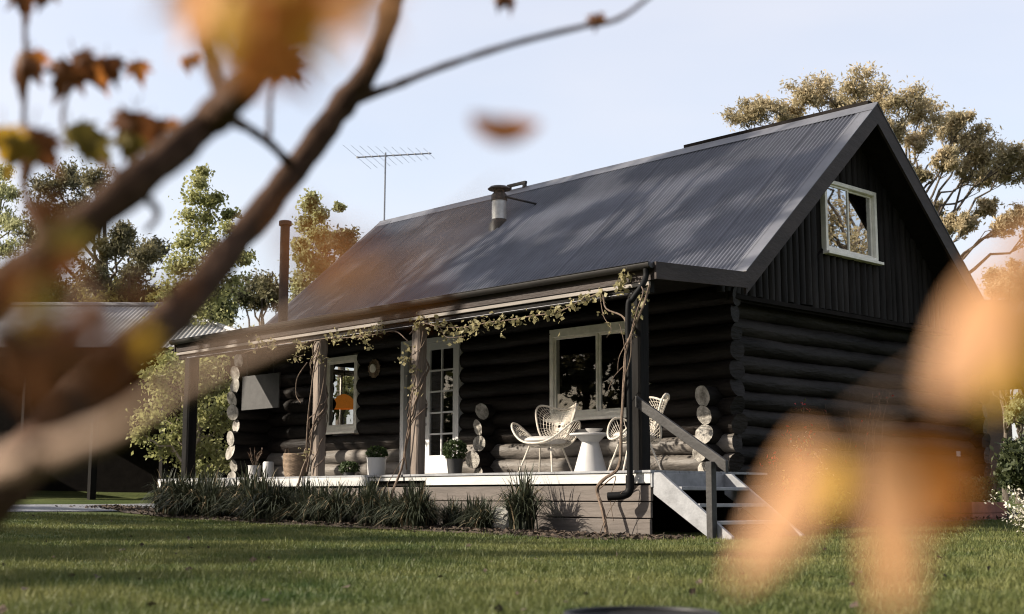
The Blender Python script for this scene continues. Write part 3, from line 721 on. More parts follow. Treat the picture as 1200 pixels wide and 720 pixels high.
ch2['label'] = 'whitewashed wicker butterfly chair half hidden behind the corner post'
# cone table
q = on(692, 551, 1, -.75)
tb = thing('cone_table', 'white side table with round top on a broad cone foot between the wicker chairs', 'table', (q.x, -.75, DZ + .001))
mb = MB(); mb.lathe([(.23, 0), (.225, .02), (.115, .42), (.20, .505)], 32, (0, 0, 0)); obj('base', mb, 'white_pot', tb, True, local=True)
mb = MB(); mb.lathe([(.25, .506), (.285, .515), (.285, .535), (.27, .54)], 36, (0, 0, 0)); obj('table_top', mb, 'white_pot', tb, True, local=True)
mb = MB(); mb.lathe([(.05, .0), (.10, .03), (.12, .06), (.115, .06), (.09, .03), (.0, .012)], 20, (0, 0, 0), cap=False); b_ = obj('bowl', mb, 'white_pot', None, True, loc=(q.x + .07, -.75, DZ + .542)); tag(b_, 'small white bowl on the cone table', 'bowl')
mb = MB(); mb.box(-.10, .10, -.07, .07, 0, .03); mb.box(-.085, .09, -.065, .06, .031, .055); b_ = obj('book_pair', mb, 'rail', None, loc=(q.x - .12, -.78, DZ + .542), rz=.5); tag(b_, 'two dark books lying on the cone table', 'books')

def leaves_obj(name, C, size, mat, parent=None, asp=.5, local=True, droop=0.):
    V, F = leaf_cloud(np.array(C), size, asp, droop=droop); return link(name, np_mesh(name, V, F, mat), parent, local)
def ball(n, r, c, flat=1.):
    p_ = rng.normal(size=(n, 3)); p_ /= np.linalg.norm(p_, axis=1, keepdims=True); p_ *= (r * rng.uniform(.72, 1.05, (n, 1))); p_[:, 2] *= flat; return p_ + np.array(c)
def potted(px, y, r0, r1, h, mat, foliage, label, py=553):
    q = on(px, py, 1, y); t = thing('potted_plant', label, 'plant', (q.x, y, DZ + .001))
    mb = MB(); mb.lathe([(r0, 0), (r1, h - .02), (r1 + .006, h), (r1 - .015, h), (r1 - .02, h - .04)], 24, (0, 0, 0)); obj('pot', mb, mat, t, True, local=True)
    mb = MB(); mb.lathe([(r1 - .022, h - .05), (.01, h - .03)], 16, (0, 0, 0)); obj('soil', mb, 'soil', t, local=True)
    foliage(t, h); return t
def fol_ball(t, h):
    mb = MB(); mb.tube([(0, 0, h - .05), (0, 0, h + .2)], .012, 6); obj('stem', mb, 'bark', t, local=True); leaves_obj('foliage', ball(1500, .19, (0, 0, h + .13), .85), .045, 'box', t)
def fol_low(t, h):
    mb = MB()
    for _ in range(9): a = random.uniform(0, 6.3); mb.tube([(0, 0, h - .05), (.1 * math.cos(a), .1 * math.sin(a), h + random.uniform(.05, .14))], .005, 5)
    obj('stem', mb, 'bark', t, local=True); leaves_obj('foliage', ball(420, .17, (0, 0, h + .07), .65), .06, 'box', t)
potted(441, -.95, .135, .155, .30, 'white_pot', fol_low, 'low leafy plant in a white cylinder pot left of the door', 556)
potted(533, -.35, .10, .13, .27, 'black_pot', fol_ball, 'clipped box ball in a black pot right of the door')
potted(409, -.35, .09, .10, .10, 'black_pot', fol_low, 'small dark plant in a low pot under the small window', 556)
def fol_twig(t, h):
    mb = MB(); C = []
    for _ in range(14):
        a = random.uniform(0, 6.3); l_ = random.uniform(.15, .34); e = (.13 * math.cos(a), .13 * math.sin(a), h + l_); mb.tube(bez((0, 0, h - .05), e, 0, 4, .04), .004, 5); C += [Vector(e) * u + Vector((0, 0, (1 - u) * h)) for u in (.6, .8, 1.)]
    obj('stem', mb, 'vine', t, local=True); leaves_obj('foliage', [tuple(c) for c in C], .05, 'maple_dark', t)
potted(298, -.62, .10, .115, .25, 'white_pot', fol_twig, 'wiry reddish plant in a white pot at the wing of log ends', 557)
q = on(314, 557, 1, -.70); mb = MB(); mb.lathe([(.085, 0), (.10, .05), (.10, .28), (.085, .305), (.075, .305), (.07, .10), (.0, .09)], 24, (0, 0, 0)); o = obj('ceramic_jar', mb, 'white_pot', None, True, loc=(q.x, -.70, DZ + .001)); tag(o, 'empty tall white ceramic jar beside the wicker basket', 'jar')
# wicker basket: woven from rings over stakes
q = on(347, 556, 1, -.85); bk = thing('wicker_basket', 'tall brown woven basket with loop handles by the vine-wrapped post', 'basket', (q.x, -.85, DZ + .001))
mb = MB(); H = .42
for i in range(20):
    z = .012 + i * .021; R0 = .17 + .035 * math.sin(PI * min(1, z / H) * .8) + .02 * z / H
    mb.tube([((R0 + .006 * (1 if (k + i) % 2 else -1)) * math.cos(2 * PI * k / 28), (R0 + .006 * (1 if (k + i) % 2 else -1)) * math.sin(2 * PI * k / 28), z) for k in range(28)], .0115, 6, closed=True)
obj('woven_side', mb, 'wicker', bk, True, local=True)
mb = MB()
for k in range(28):
    a = 2 * PI * k / 28; mb.tube([((.165 + .035 * math.sin(PI * z / H * .8) + .02 * z / H) * math.cos(a), (.165 + .035 * math.sin(PI * z / H * .8) + .02 * z / H) * math.sin(a), z) for z in (0, .1, .2, .3, H)], .006, 5)
mb.lathe([(.168, .0), (.168, .01)], 24, (0, 0, 0)); obj('stake', mb, 'wicker', bk, local=True)
for a0 in (0.4, 0.4 + PI):
    mb = MB(); R0 = .20; mb.tube([(R0 * math.cos(a0 + .3 * math.cos(u)), R0 * math.sin(a0 + .3 * math.cos(u)), H + .09 * math.sin(u)) for u in [PI * i / 10 for i in range(11)]], .012, 6); obj('handle', mb, 'wicker', bk, True, local=True)

# ================================================================== VINES
def vine(name, label, paths, leafpts, nleaf, group=None, lsize=.062):
    """paths: list of (points, r0, r1)"""
    base = paths[0][0][0]; t = thing(name, label, 'vine', base, 0, group)
    for i, (pts, r0, r1) in enumerate(paths):
        P = smooth_path([Vector(p_) + Vector([random.gauss(0, .012) for _ in range(3)]) * (0 if k == 0 else 1) for k, p_ in enumerate(pts)], 5); mb = MB()
        mb.tube(P, [r0 + (r1 - r0) * k / (len(P) - 1) for k in range(len(P))], 7, jit=.12); obj('stem' if i == 0 else 'tendril', mb, 'vine', t, True)
    C = []
    for p_, s, n in leafpts:
        C.append(np.array(p_) + rng.normal(size=(n, 3)) * np.array(s))
    C = np.concatenate(C); V, F = leaf_cloud(C, lsize, .8); tag(link('leaf_spray', np_mesh('leaf_spray', V, F, 'vine_leaf'), t), kind='stuff')
    return t
def pv(px, py, y): q = on(px, py, 1, y); return (q.x, q.y, q.z)
def twine(x, y, z0, z1, turns, r, ph):
    n = int(10 * turns) + 2; return [(x + (r + random.uniform(-.01, .02)) * math.cos(ph + 2 * PI * turns * i / n), y + r * math.sin(ph + 2 * PI * turns * i / n), z0 + (z1 - z0) * i / n) for i in range(n + 1)]
def around(px_list, y, s, n): return [(pv(a, b, y), s, n) for a, b in px_list]
# corner vine: thick stem from the ground, up the downpipe, along the wire
wire_r = [(748, 345), (720, 348), (700, 352), (675, 362), (655, 370), (630, 375)]
gx = on(712, 628, 1, -2.15)
P0 = [(gx.x, -2.15, gz(gx.x, -2.15) - .03), pv(706, 600, -2.13), pv(700, 575, -2.12), pv(708, 562, -2.12), pv(726, 545, -2.12), pv(728, 500, -2.12), pv(729, 450, -2.11), pv(733, 410, -2.1), pv(741, 385, -2.1), pv(754, 360, -2.09), pv(764, 335, -2.06)]
tw = [([pv(741, 385, -2.1), pv(748, 362, -2.1), pv(752, 345, -2.08), pv(753, 336, -2.05)], .012, .006),
      ([pv(736, 402, -2.1), pv(728, 375, -1.98), pv(712, 360, -1.9), pv(703, 346, -1.86), pv(680, 352, -1.86), pv(655, 365, -1.86), pv(628, 371, -1.86), pv(600, 374, -1.86), pv(575, 378, -1.86)], .012, .006),
      ([pv(730, 430, -2.1), pv(722, 440, -2.1), pv(712, 455, -2.1)], .006, .003), ([pv(735, 400, -2.1), pv(726, 420, -2.12), pv(724, 438, -2.12)], .006, .003),
      ([pv(730, 450, -2.1), pv(738, 420, -2.12), pv(738, 395, -2.12), pv(746, 378, -2.1)], .009, .005), ([pv(729, 470, -2.11), pv(734, 430, -2.14), pv(730, 400, -2.12), pv(724, 380, -2.1)], .008, .003),
      ([pv(700, 575, -2.12), pv(722, 560, -2.14), pv(716, 585, -2.16), pv(716, 610, -2.16)], .008, .003), ([(gx.x - .1, -2.2, gz(gx.x, -2.2)), pv(712, 600, -2.16), pv(730, 575, -2.16)], .006, .003),
      ([pv(703, 346, -1.86), pv(707, 370, -1.88), pv(716, 385, -1.9), pv(712, 395, -1.9)], .006, .003)]
lf = around([(728, 330), (732, 325), (726, 338)], -1.95, (.04, .04, .05), 22) + around([(x, y) for x, y in ((700, 348), (685, 352), (670, 357), (656, 364), (640, 369), (622, 372), (604, 376), (585, 378), (745, 368), (752, 350), (738, 390))], -1.9, (.07, .05, .045), 22) + around([(705, 365), (712, 378), (655, 378), (590, 388)], -1.9, (.03, .03, .06), 6)
vine('grape_vine', 'thick old vine climbing the downpipe at the corner post with sparse new leaves', [(P0, .024, .014)] + tw, lf, 0, 'vines on the veranda posts')
# middle vine
gx = PX[1]; base = (gx - .22, -2.12, gz(gx, -2.1) - .03)
P0 = [base, (gx - .2, -2.08, .5), (gx - .16, -1.95, .85), (gx - .13, -1.9, 1.2)] + twine(gx, -1.79, 1.4, 2.85, .9, .12, PI + .6)
tw = [(twine(gx, -1.82, .85, 2.85, .4, .13, 3.8), .012, .008), (twine(gx, -1.80, 1.5, 2.85, 1.4, .13, 4.9), .009, .006), ([(gx - .1, -1.9, 1.6)] + twine(gx, -1.79, 1.7, 2.7, .7, .12, 4.0), .010, .006), ([pv(480, 392, -1.88), pv(495, 380, -1.88), pv(515, 382, -1.88), pv(540, 384, -1.88), pv(575, 378, -1.88), pv(610, 374, -1.88)], .011, .005), ([pv(478, 400, -1.88), pv(463, 390, -1.88), pv(440, 392, -1.88), pv(415, 396, -1.88)], .009, .004),
      ([pv(515, 383, -1.88), pv(525, 396, -1.9), pv(545, 394, -1.9)], .006, .003), ([(gx - .12, -1.92, 1.7), (gx + .05, -2.0, 1.8), (gx + .18, -2.02, 1.72)], .006, .003), ([base, (gx - .3, -2.2, .45), (gx - .1, -2.15, .8), (gx + .02, -2.0, 1.05)], .007, .004)]
lf = around([(490, 378), (498, 380), (512, 380), (525, 384), (520, 394), (538, 386), (552, 384), (560, 382), (540, 396), (570, 378), (478, 410), (474, 425), (485, 435), (484, 455)], -1.9, (.07, .05, .06), 20)
vine('grape_vine', 'leafy vine twisting up the bare timber post left of the door', [(P0, .02, .012)] + tw, lf, 0, 'vines on the veranda posts')
# left vine
gx = PX[2]; base = (gx - .2, -2.1, gz(gx, -2.1) - .03)
P0 = [base, (gx - .2, -2.05, .5), (gx - .15, -1.95, .95)] + twine(gx, -1.79, 1.2, 2.9, 1.3, .12, PI)
tw = [(twine(gx, -1.79, .9, 2.8, 1.6, .125, 1.8), .013, .009), (twine(gx - .02, -1.82, .85, 2.9, .35, .13, 3.6), .016, .010), (twine(gx, -1.82, .85, 2.85, .5, .14, 4.2), .013, .008), (twine(gx, -1.80, .9, 2.7, 2.1, .135, 5.2), .009, .006), (twine(gx, -1.79, .85, 2.6, 1.0, .12, 4.4), .010, .005), ([pv(360, 425, -1.9), pv(348, 445, -1.92), pv(346, 462, -1.92), pv(352, 472, -1.9)], .010, .005), ([pv(362, 400, -1.88), pv(385, 394, -1.88), pv(405, 396, -1.88), pv(430, 392, -1.88)], .009, .004), ([pv(358, 402, -1.88), pv(335, 402, -1.88), pv(305, 408, -1.88), pv(285, 414, -1.88)], .009, .004), ([pv(350, 425, -1.9), pv(344, 420, -1.9), pv(355, 415, -1.88)], .006, .003)]
lf = around([(388, 397), (398, 395), (415, 392), (425, 390), (440, 388), (444, 384), (350, 405), (345, 420), (372, 422), (300, 402), (320, 402), (432, 402), (360, 530), (355, 408)], -1.9, (.07, .05, .06), 18)
vine('grape_vine', 'tangle of bare brown stems wrapped around the post by the wicker basket', [(P0, .02, .012)] + tw, lf, 0, 'vines on the veranda posts')
mb = MB(); mb.tube([(-10.9, -1.86, 2.93), (-6.9, -1.865, 2.92), (-4.4, -1.865, 2.92), (-.3, -1.865, 2.93)], .004, 5); tag(obj('vine_wire', mb, 'alu'), 'thin training wire strung under the veranda beam', 'wire')

# ================================================================== STRAPPY PLANTS AND GARDEN PLANTS
def strap_mesh(n, h, spread, wdt=.013):
    V = []; F = []
    for i in range(n):
        a = random.uniform(0, 6.28); L = h * random.uniform(.6, 1.15); sp_ = spread * random.uniform(.2, 1.1); bx, by = random.gauss(0, .06), random.gauss(0, .06)
        K = 5; dx, dy = math.cos(a), math.sin(a); o = len(V); ww = wdt * random.uniform(.6, 1.2)
        for k in range(K + 1):
            t_ = k / K; r = sp_ * t_ ** 1.7; z = L * (t_ - .80 * t_ ** 3 * (sp_ / spread)) ; wk = ww * (1 - t_ ** 2.2) + .001
            V += [(bx + dx * r - dy * wk, by + dy * r + dx * wk, z), (bx + dx * r + dy * wk, by + dy * r - dx * wk, z)]
        F += [(o + 2 * k, o + 2 * k + 1, o + 2 * k + 3, o + 2 * k + 2) for k in range(K)]
    me = np_mesh('strappy_clump', np.array(V), np.array(F), 'strap'); me.materials.append(M['straw'])
    me.polygons.foreach_set('material_index', np.repeat((rng.uniform(size=n) < .09).astype(np.int32), 5)); return me
SM = [strap_mesh(300, .86, .62, .015), strap_mesh(320, .78, .70, .015), strap_mesh(280, .96, .56, .015)]
SMB = strap_mesh(230, 1.0, .55, .012)
labels_s = 'dark arching strap-leaved clump in the row along the veranda edge'
xs_ = [-10.25, -9.7, -9.2, -8.8, -8.3, -7.8, -7.35, -6.9, -6.4, -5.95, -5.5, -5.05, -4.6, -4.2, -3.8, -3.45, -3.1, -2.75, -2.4, -2.05]
for i, x in enumerate(xs_):
    for row in (0, 1):
        xx = x + random.uniform(-.12, .12) + .2 * row; y = (-2.32 if row == 0 else -2.95) + random.uniform(-.1, .1)
        if row == 1 and (i in (0, 5, 12) or x > -2.8): continue
        o = link('strappy_plant', SM[(i + row) % 3], loc=(xx, y, gz(xx, y) - .02), rz=random.uniform(0, 6.28)); k = random.uniform(.75, 1.15) * (.94 if row == 0 else 1.08) * (1.06 if x < -7 else .92 if x < -4.4 else .76 if x < -2.6 else .5); o.scale = (k, k, k)
        wh = ' left of the basket post' if x < -7.1 else ' between the two vine-wrapped posts' if x < -4.5 else ' before the pale skirting boards'
        tag(o, 'dark arching strap-leaved clump' + wh + (', back row at the deck' if row == 0 else ', front row at the lawn'), 'plant', 'strap-leaved plants along the veranda')
for j, (px, y, k, lb) in enumerate(((612, -2.35, 1.08, 'tall spiky strap-leaved clump standing before the pale skirting boards'), (566, -2.55, .72, 'low strap-leaved clump beside the pale stone in the bed'))):
    q = on(px, 620, 1, y); o = link('strappy_plant', SMB if j == 0 else SM[1], loc=(q.x, y, gz(q.x, y) - .02), rz=1.0 + j); o.scale = (k, k, k); tag(o, lb, 'plant', 'strap-leaved plants along the veranda')
q = on(588, 612, 1, -2.4); mb = MB()
vs = []; n1, n2 = 7, 12
for i in range(n1 + 1):
    for k in range(n2):
        a = 2 * PI * k / n2; r = math.sin(PI * i / n1) ** .6 * (1 + random.uniform(-.12, .12)); vs.append((.22 * r * math.cos(a), .15 * r * math.sin(a), .16 + .19 * -math.cos(PI * i / n1) + random.uniform(-.015, .015)))
mb.add(vs, [(i * n2 + k, i * n2 + (k + 1) % n2, (i + 1) * n2 + (k + 1) % n2, (i + 1) * n2 + k) for i in range(n1) for k in range(n2)]); tag(obj('garden_stone', mb, 'stone', None, True, loc=(q.x, -2.35, gz(q.x, -2.4) - .03)), 'pale rough stone sitting among the strap leaves before the skirting', 'stone')

def stem_plant(name, label, x, y, stems, leafmat, nl, lsize, top=None, group=None, stemmat='vine', r=.005):
    z0 = gz(x, y); t = thing(name, label, 'plant', (x, y, z0), 0, group); mb = MB(); C = []; T = []
    for (dx, dy, h) in stems:
        P = bez((x, y, z0 - .03), (x + dx, y + dy, z0 + h), 0, 6, .03); mb.tube(P, [r * (1 - .6 * i / 6) for i in range(7)], 6)
        for u in range(2, 7): C += [np.array(P[u]) + rng.normal(size=3) * .05 for _ in range(nl)]
        T.append(P[-1])
        if random.random() < .8:
            s0 = P[random.randint(2, 4)]; e = s0 + Vector((random.uniform(-.25, .25), random.uniform(-.25, .25), random.uniform(.1, .35))); mb.tube(bez(s0, e, 0, 4, .05), r * .5, 5); T.append(e)
    obj('stem', mb, stemmat, t, True)
    if nl: leaves_obj('foliage', C, lsize, leafmat, t, local=False)
    if top:
        Q = []
        for e in T: Q += [np.array(e) + rng.normal(size=3) * np.array((.035, .035, .05)) for _ in range(top[1])]
        tag(leaves_obj('flower', Q, top[2], top[0], t, local=False), kind='stuff')
    return t
def gxy(px, X, py=600): q = on(px, py, 0, X); return q.x, q.y
x, y = gxy(925, -.15); stem_plant('flowering_plant', 'thin stems with small red flower tips in front of the gable logs near the steps', x, y, [(.0, .0, 1.28), (.1, .15, 1.0), (-.05, -.2, .9), (.1, .3, 1.2), (0, .4, 1.65)], 'bush', 3, .06, ('red', 9, .05), stemmat='bark')
x, y = gxy(948, -.1); stem_plant('flowering_plant', 'taller plant with pale dry seed heads in front of the gable logs', x, y, [(.0, .0, 1.2), (.05, .2, 1.0), (-.05, -.15, 1.1), (.1, .1, .8)], 'yellow_bush', 6, .06, ('cream_flower', 7, .045))
x, y = gxy(960, .05); stem_plant('shrub', 'low golden green shrub at the foot of the gable wall', x, y, [(random.uniform(-.3, .3), random.uniform(-.45, .45), random.uniform(.35, .75)) for _ in range(26)], 'yellow_bush', 10, .07)
x, y = gxy(1005, -.3); stem_plant('bare_shrub', 'leafless wiry shrub spread against the middle of the gable logs', x, y, [(random.uniform(-.25, .1), random.uniform(-.9, .9), random.uniform(.9, 2.0)) for _ in range(16)], 'red', 0, .05, ('red', 1, .04), stemmat='vine')
x, y = gxy(1060, .0); stem_plant('shrub', 'dark green leafy shrub between bare shrub and planter box', x, y, [(random.uniform(-.3, .3), random.uniform(-.5, .5), random.uniform(.4, .9)) for _ in range(24)], 'shade_leaf', 12, .08)
# planter box with herbs and plant tag
bx0 = on(1147, 600, 0, .15); bx, by = .15, bx0.y - .1; bz = gz(bx, by)
pb = thing('planter_box', 'red brown timber planter box of leafy herbs against the gable end', 'planter', (bx, by, bz))
for i in range(2):
    mb = MB(); z0 = -.06 + .17 * i
    mb.box(.20, .235, -.55, .55, z0, z0 + .162); mb.box(-.235, -.20, -.55, .55, z0, z0 + .162); mb.box(-.199, .199, -.55, -.515, z0, z0 + .162); mb.box(-.199, .199, .515, .55, z0, z0 + .162)
    obj('side_board', mb, 'terracotta', pb, local=True, bevel=.006)
mb = MB(); mb.box(-.2, .2, -.515, .515, -.02, .22); obj('soil', mb, 'soil', pb, local=True)
C = np.stack([rng.uniform(-.2, .22, 1500), rng.uniform(-.55, .5, 1500), .24 + rng.uniform(0, 1, 1500) ** 1.6 * .42], 1); leaves_obj('foliage', C, .06, 'bush', pb)
mb = MB()
for _ in range(30): a, b = random.uniform(-.18, .18), random.uniform(-.48, .48); mb.tube([(a, b, .2), (a + random.uniform(-.06, .06), b + random.uniform(-.06, .06), .6)], .004, 5)
obj('stem', mb, 'bush', pb, local=True)
q = on(1123, 532, 0, .2); mb = MB(); mb.box(-.004, .004, -.06, .06, -.04, .04); mb.box(-.003, .003, -.005, .005, -.9, -.041, 1); tag(obj('plant_tag', mb, ['white', 'bark'], None, loc=(.2, q.y, q.z)), 'small white plant tag on a stake before the planter box', 'plant tag')
# white flowering plant at the lawn edge on the right
wx = at(1207, 640, 13.5); stem_plant('flowering_plant', 'white flowered bushy plant at the right edge of the lawn', wx.x, wx.y, [(random.uniform(-.12, .12), random.uniform(-.12, .12), random.uniform(.15, .42)) for _ in range(16)], 'bush', 5, .03, ('cream_flower', 14, .035), stemmat='bush')
# black fire bowl, its rim just inside the view
q = at(752, 727, 4.0); fb = thing('fire_bowl', 'black steel fire bowl on the near lawn, only its rim showing', 'fire bowl', (q.x, q.y, gz(q.x, q.y)))
rz_ = at(752, 720.5, 4.0).z - gz(q.x, q.y)
mb = MB(); mb.lathe([(.07, .01), (.14, .03), (.20, rz_ - .03), (.235, rz_), (.225, rz_), (.19, rz_ - .03), (.12, .045), (.0, .035)], 40, (0, 0, 0), cap=False); obj('bowl', mb, 'black_metal', fb, True, local=True)
mb = MB(); mb.tube([(.228 * math.cos(2 * PI * k / 40), .228 * math.sin(2 * PI * k / 40), rz_) for k in range(40)], .008, 8, closed=True); obj('rim', mb, 'black_metal', fb, True, local=True)

# ================================================================== SHED AND FAR BUILDING
FH = Vector((FWD.x, FWD.y, 0)).normalized(); RH = Vector((FH.y, -FH.x, 0))
def shed():
    d = 29.0; eave_z = at(0, 403, d).z; ridge_z = at(0, 354, d + 3.4).z
    def G(px, dd): q = at(px, 585, dd); return Vector((q.x, q.y, gz(q.x, q.y)))
    t = thing('shed', 'long dark open-fronted shed with grey corrugated hipped roof', 'shed', tuple(G(120, d)))
    A = G(-170, d); B = G(318, d); A.z = B.z = eave_z; L = (B - A); n = int(L.length / .9); ux = L.normalized()
    up = FH * 3.4 + Vector((0, 0, ridge_z - eave_z)); nn = ux.cross(up).normalized()
    nn = nn if nn.z > 0 else -nn
    # hip: sheets get shorter toward the right end
    for i in range(n):
        f0, f1 = i / n, (i + 1) / n; K = 48; mb = MB(); vs = []
        for row in (0, 1):
            for k in range(K + 1):
                s = (f0 + (f1 - f0) * k / K) * L.length; rest = L.length - s; hgt = min(1.0, rest / 3.4)
                vs.append(A + ux * s + up * (hgt if row else -.02) + nn * (.012 * math.cos(2 * PI * s / .1) + .002 * (i % 2)))
        mb.add(vs, [(k, k + 1, K + 2 + k, K + 1 + k) for k in range(K)]); obj('roof_sheet', mb, 'shed_roof', t, True)
    H = B - ux * 3.4 + up; H2 = B + FH * 6.8
    mb = MB(); mb.add([B, H2, H], [(0, 1, 2)]); obj('roof_hip', mb, 'shed_roof', t)
    mb = MB(); mb.add([A + FH * 6.8, H2, H, A + up], [(0, 1, 2, 3)]); obj('roof_back', mb, 'shed_roof', t)
    mb = MB(); mb.tube([A + up + nn * .02, H + nn * .02], .07, 8); obj('ridge_cap', mb, 'shed_roof', t, True); mb = MB(); mb.tube([H + nn * .02, B + nn * .02], .06, 8); obj('ridge_cap', mb, 'shed_roof', t, True)
    mb = MB(); mb.prism(A - Vector((0, 0, .13)), B - Vector((0, 0, .13)), FH * .05, (0, 0, .2)); obj('fascia', mb, 'dark_timber', t)
    for px in (-60, 25, 107, 190, 300):
        q = G(px, d + .15); mb = MB(); mb.box(q.x - .07, q.x + .07, q.y - .07, q.y + .07, q.z - .1, eave_z - .2); obj('post', mb, 'black_post', t)
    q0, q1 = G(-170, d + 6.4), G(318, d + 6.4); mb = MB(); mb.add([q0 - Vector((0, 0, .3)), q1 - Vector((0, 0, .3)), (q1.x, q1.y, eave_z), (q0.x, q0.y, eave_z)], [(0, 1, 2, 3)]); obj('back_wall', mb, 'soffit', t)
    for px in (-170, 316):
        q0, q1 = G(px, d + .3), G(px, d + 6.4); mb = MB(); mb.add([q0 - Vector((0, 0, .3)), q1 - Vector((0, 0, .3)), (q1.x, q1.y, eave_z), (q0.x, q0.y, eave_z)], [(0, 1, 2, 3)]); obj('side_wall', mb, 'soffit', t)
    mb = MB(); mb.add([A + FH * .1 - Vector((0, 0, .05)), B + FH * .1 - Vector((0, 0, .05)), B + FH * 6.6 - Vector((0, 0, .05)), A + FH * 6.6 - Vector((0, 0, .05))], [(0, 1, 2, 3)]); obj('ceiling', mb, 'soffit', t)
shed()
def far_house():
    d = 48; A = at(1135, 352, d); B = at(1182, 352, d); z1 = at(1150, 337, d).z; g_ = gz(A.x, A.y)
    t = thing('far_building', 'low pale-roofed building seen past the end of the gable', 'building', (A.x, A.y, g_))
    ux = (B - A); up = FH * 3 + Vector((0, 0, z1 - A.z))
    mb = MB(); mb.add([A, B, B + up, A + up, A + FH * 6, B + FH * 6], [(0, 1, 2, 3), (3, 2, 5, 4)]); obj('roof', mb, 'white', t)
    mb = MB(); q = [A + FH * .3, B + FH * .3, B + FH * 5.7, A + FH * 5.7]; mb.add([(p_.x, p_.y, g_ - .3) for p_ in q] + [(p_.x, p_.y, A.z - .02) for p_ in q], [(k, (k + 1) % 4, 4 + (k + 1) % 4, 4 + k) for k in range(4)]); obj('wall', mb, 'dark_timber', t)
    mb = MB(); mb.prism(A - Vector((0, 0, .1)), B - Vector((0, 0, .1)), FH * .05, (0, 0, .2)); obj('gutter', mb, 'gutter', t)
far_house()

# ================================================================== TREES
def tree(name, label, base, clumps, leafmat, lsize, per, bark='bark', r0=.25, twigs=9, spread=.33, fork=.45, asp=.45, group=None, droop=.15, cat='tree', lean=None, wig=.05, tl=.55):
    """clumps: list of (centre, radius vector). Trunk from base, a limb to every clump, twigs inside it, leaf clusters round the twig tips"""
    global rng
    random.seed(zlib.crc32(label.encode())); rng = np.random.default_rng(zlib.crc32(label.encode()))
    base = Vector(base); base.z = gz(base.x, base.y); t = thing(name, label, cat, tuple(base), 0, group)
    cs = [Vector(c) for c, _ in clumps]; top = max(c.z for c in cs); cen = sum(cs, Vector()) / len(cs)
    mb = MB(); tp = Vector((cen.x * .6 + base.x * .4, cen.y * .6 + base.y * .4, base.z + (top - base.z) * .92))
    if lean is not None: tp = Vector(lean)
    tpath = smooth_path([base - Vector((0, 0, .15))] + [base.lerp(tp, u) + Vector((random.gauss(0, wig * .5), random.gauss(0, wig * .5), 0)) * (tp - base).length * .3 for u in (.25, .5, .75)] + [tp], 5)
    K = len(tpath); mb.tube(tpath, [r0 * (1 - .88 * (i / (K - 1)) ** .8) for i in range(K)], 9, jit=.06)
    C = []
    for (c, rv) in clumps:
        c = Vector(c); rv = Vector(rv) if hasattr(rv, '__len__') else Vector((rv, rv, rv))
        zt = base.z + (c.z - base.z) * fork + (top - base.z) * .05
        i0 = min(range(K), key=lambda i: abs(tpath[i].z - zt) + .3 * max(0, tpath[i].z - c.z)); s = tpath[i0]
        rr = r0 * (1 - .88 * (i0 / (K - 1)) ** .8) * .55
        L = bez(s, c, 0, 7, .035, up=.08); mb.tube(L, [rr * (1 - .82 * i / 7) + .006 for i in range(8)], 7, jit=.05)
        for _ in range(twigs):
            v = Vector(rng.normal(size=3)); v.normalize(); v *= random.uniform(.45, 1.0); e = c + Vector((v.x * rv.x, v.y * rv.y, v.z * rv.z)); st_ = L[random.randint(5, 7)]
            tw_ = bez(st_, e, 0, 3, .06); mb.tube(tw_, [max(.012, rr * .16), .012, .01, .006], 5, cap=False)
            n = max(4, int(per * random.uniform(.6, 1.4))); k = spread * (rv.x + rv.y + rv.z) / 3
            al = rng.uniform(tl, 1.0, (n, 1)); pts = np.array(st_) * (1 - al) + np.array(e) * al
            C.append(pts + rng.normal(size=(n, 3)) * k * np.array((1, 1, .75)) * rng.uniform(.25, 1.1, (n, 1)))
    obj('trunk', mb, bark, t, True)
    C = np.concatenate(C); V, F = leaf_cloud(C, lsize, asp, droop=droop); link('crown', np_mesh('crown', V, F, leafmat), t)
    return t
def pc(lst, d, jd=1.2, k=1.0):
    """clumps from (px, py, radius px) at depth about d"""
    out = []
    for px, py, r in lst:
        dd = d + random.uniform(-jd, jd); R = r * dd / FPX * k; out.append((at(px, py, dd), (R, R, R * .85)))
    return out
# big gum behind the cabin on the right
d = 40
tree('gum_tree', 'tall spreading gum tree with golden olive crown rising behind the gable', at(1075, 585, d), pc([(868, 132, 22), (895, 125, 24), (925, 132, 20), (935, 112, 24), (962, 105, 24), (985, 130, 20), (1005, 98, 28), (1030, 110, 26), (1058, 118, 30), (1085, 130, 26), (1045, 150, 22), (1075, 160, 22), (1108, 148, 20), (1058, 190, 16), (1082, 205, 14),
     (1128, 140, 14), (1125, 168, 20), (1148, 160, 20), (1140, 190, 22), (1165, 180, 24), (1185, 180, 18), (1195, 200, 20), (1160, 205, 16), (1215, 190, 24), (1110, 185, 15), (1095, 245, 14), (1112, 262, 14), (1135, 258, 13), (1158, 240, 14), (1180, 262, 15), (1200, 252, 16), (1220, 270, 20)], d, 2.0), 'gum', .125, 165, 'bark', .24, 11, .29, .62, asp=.34, droop=.5, lean=at(1062, 165, d))
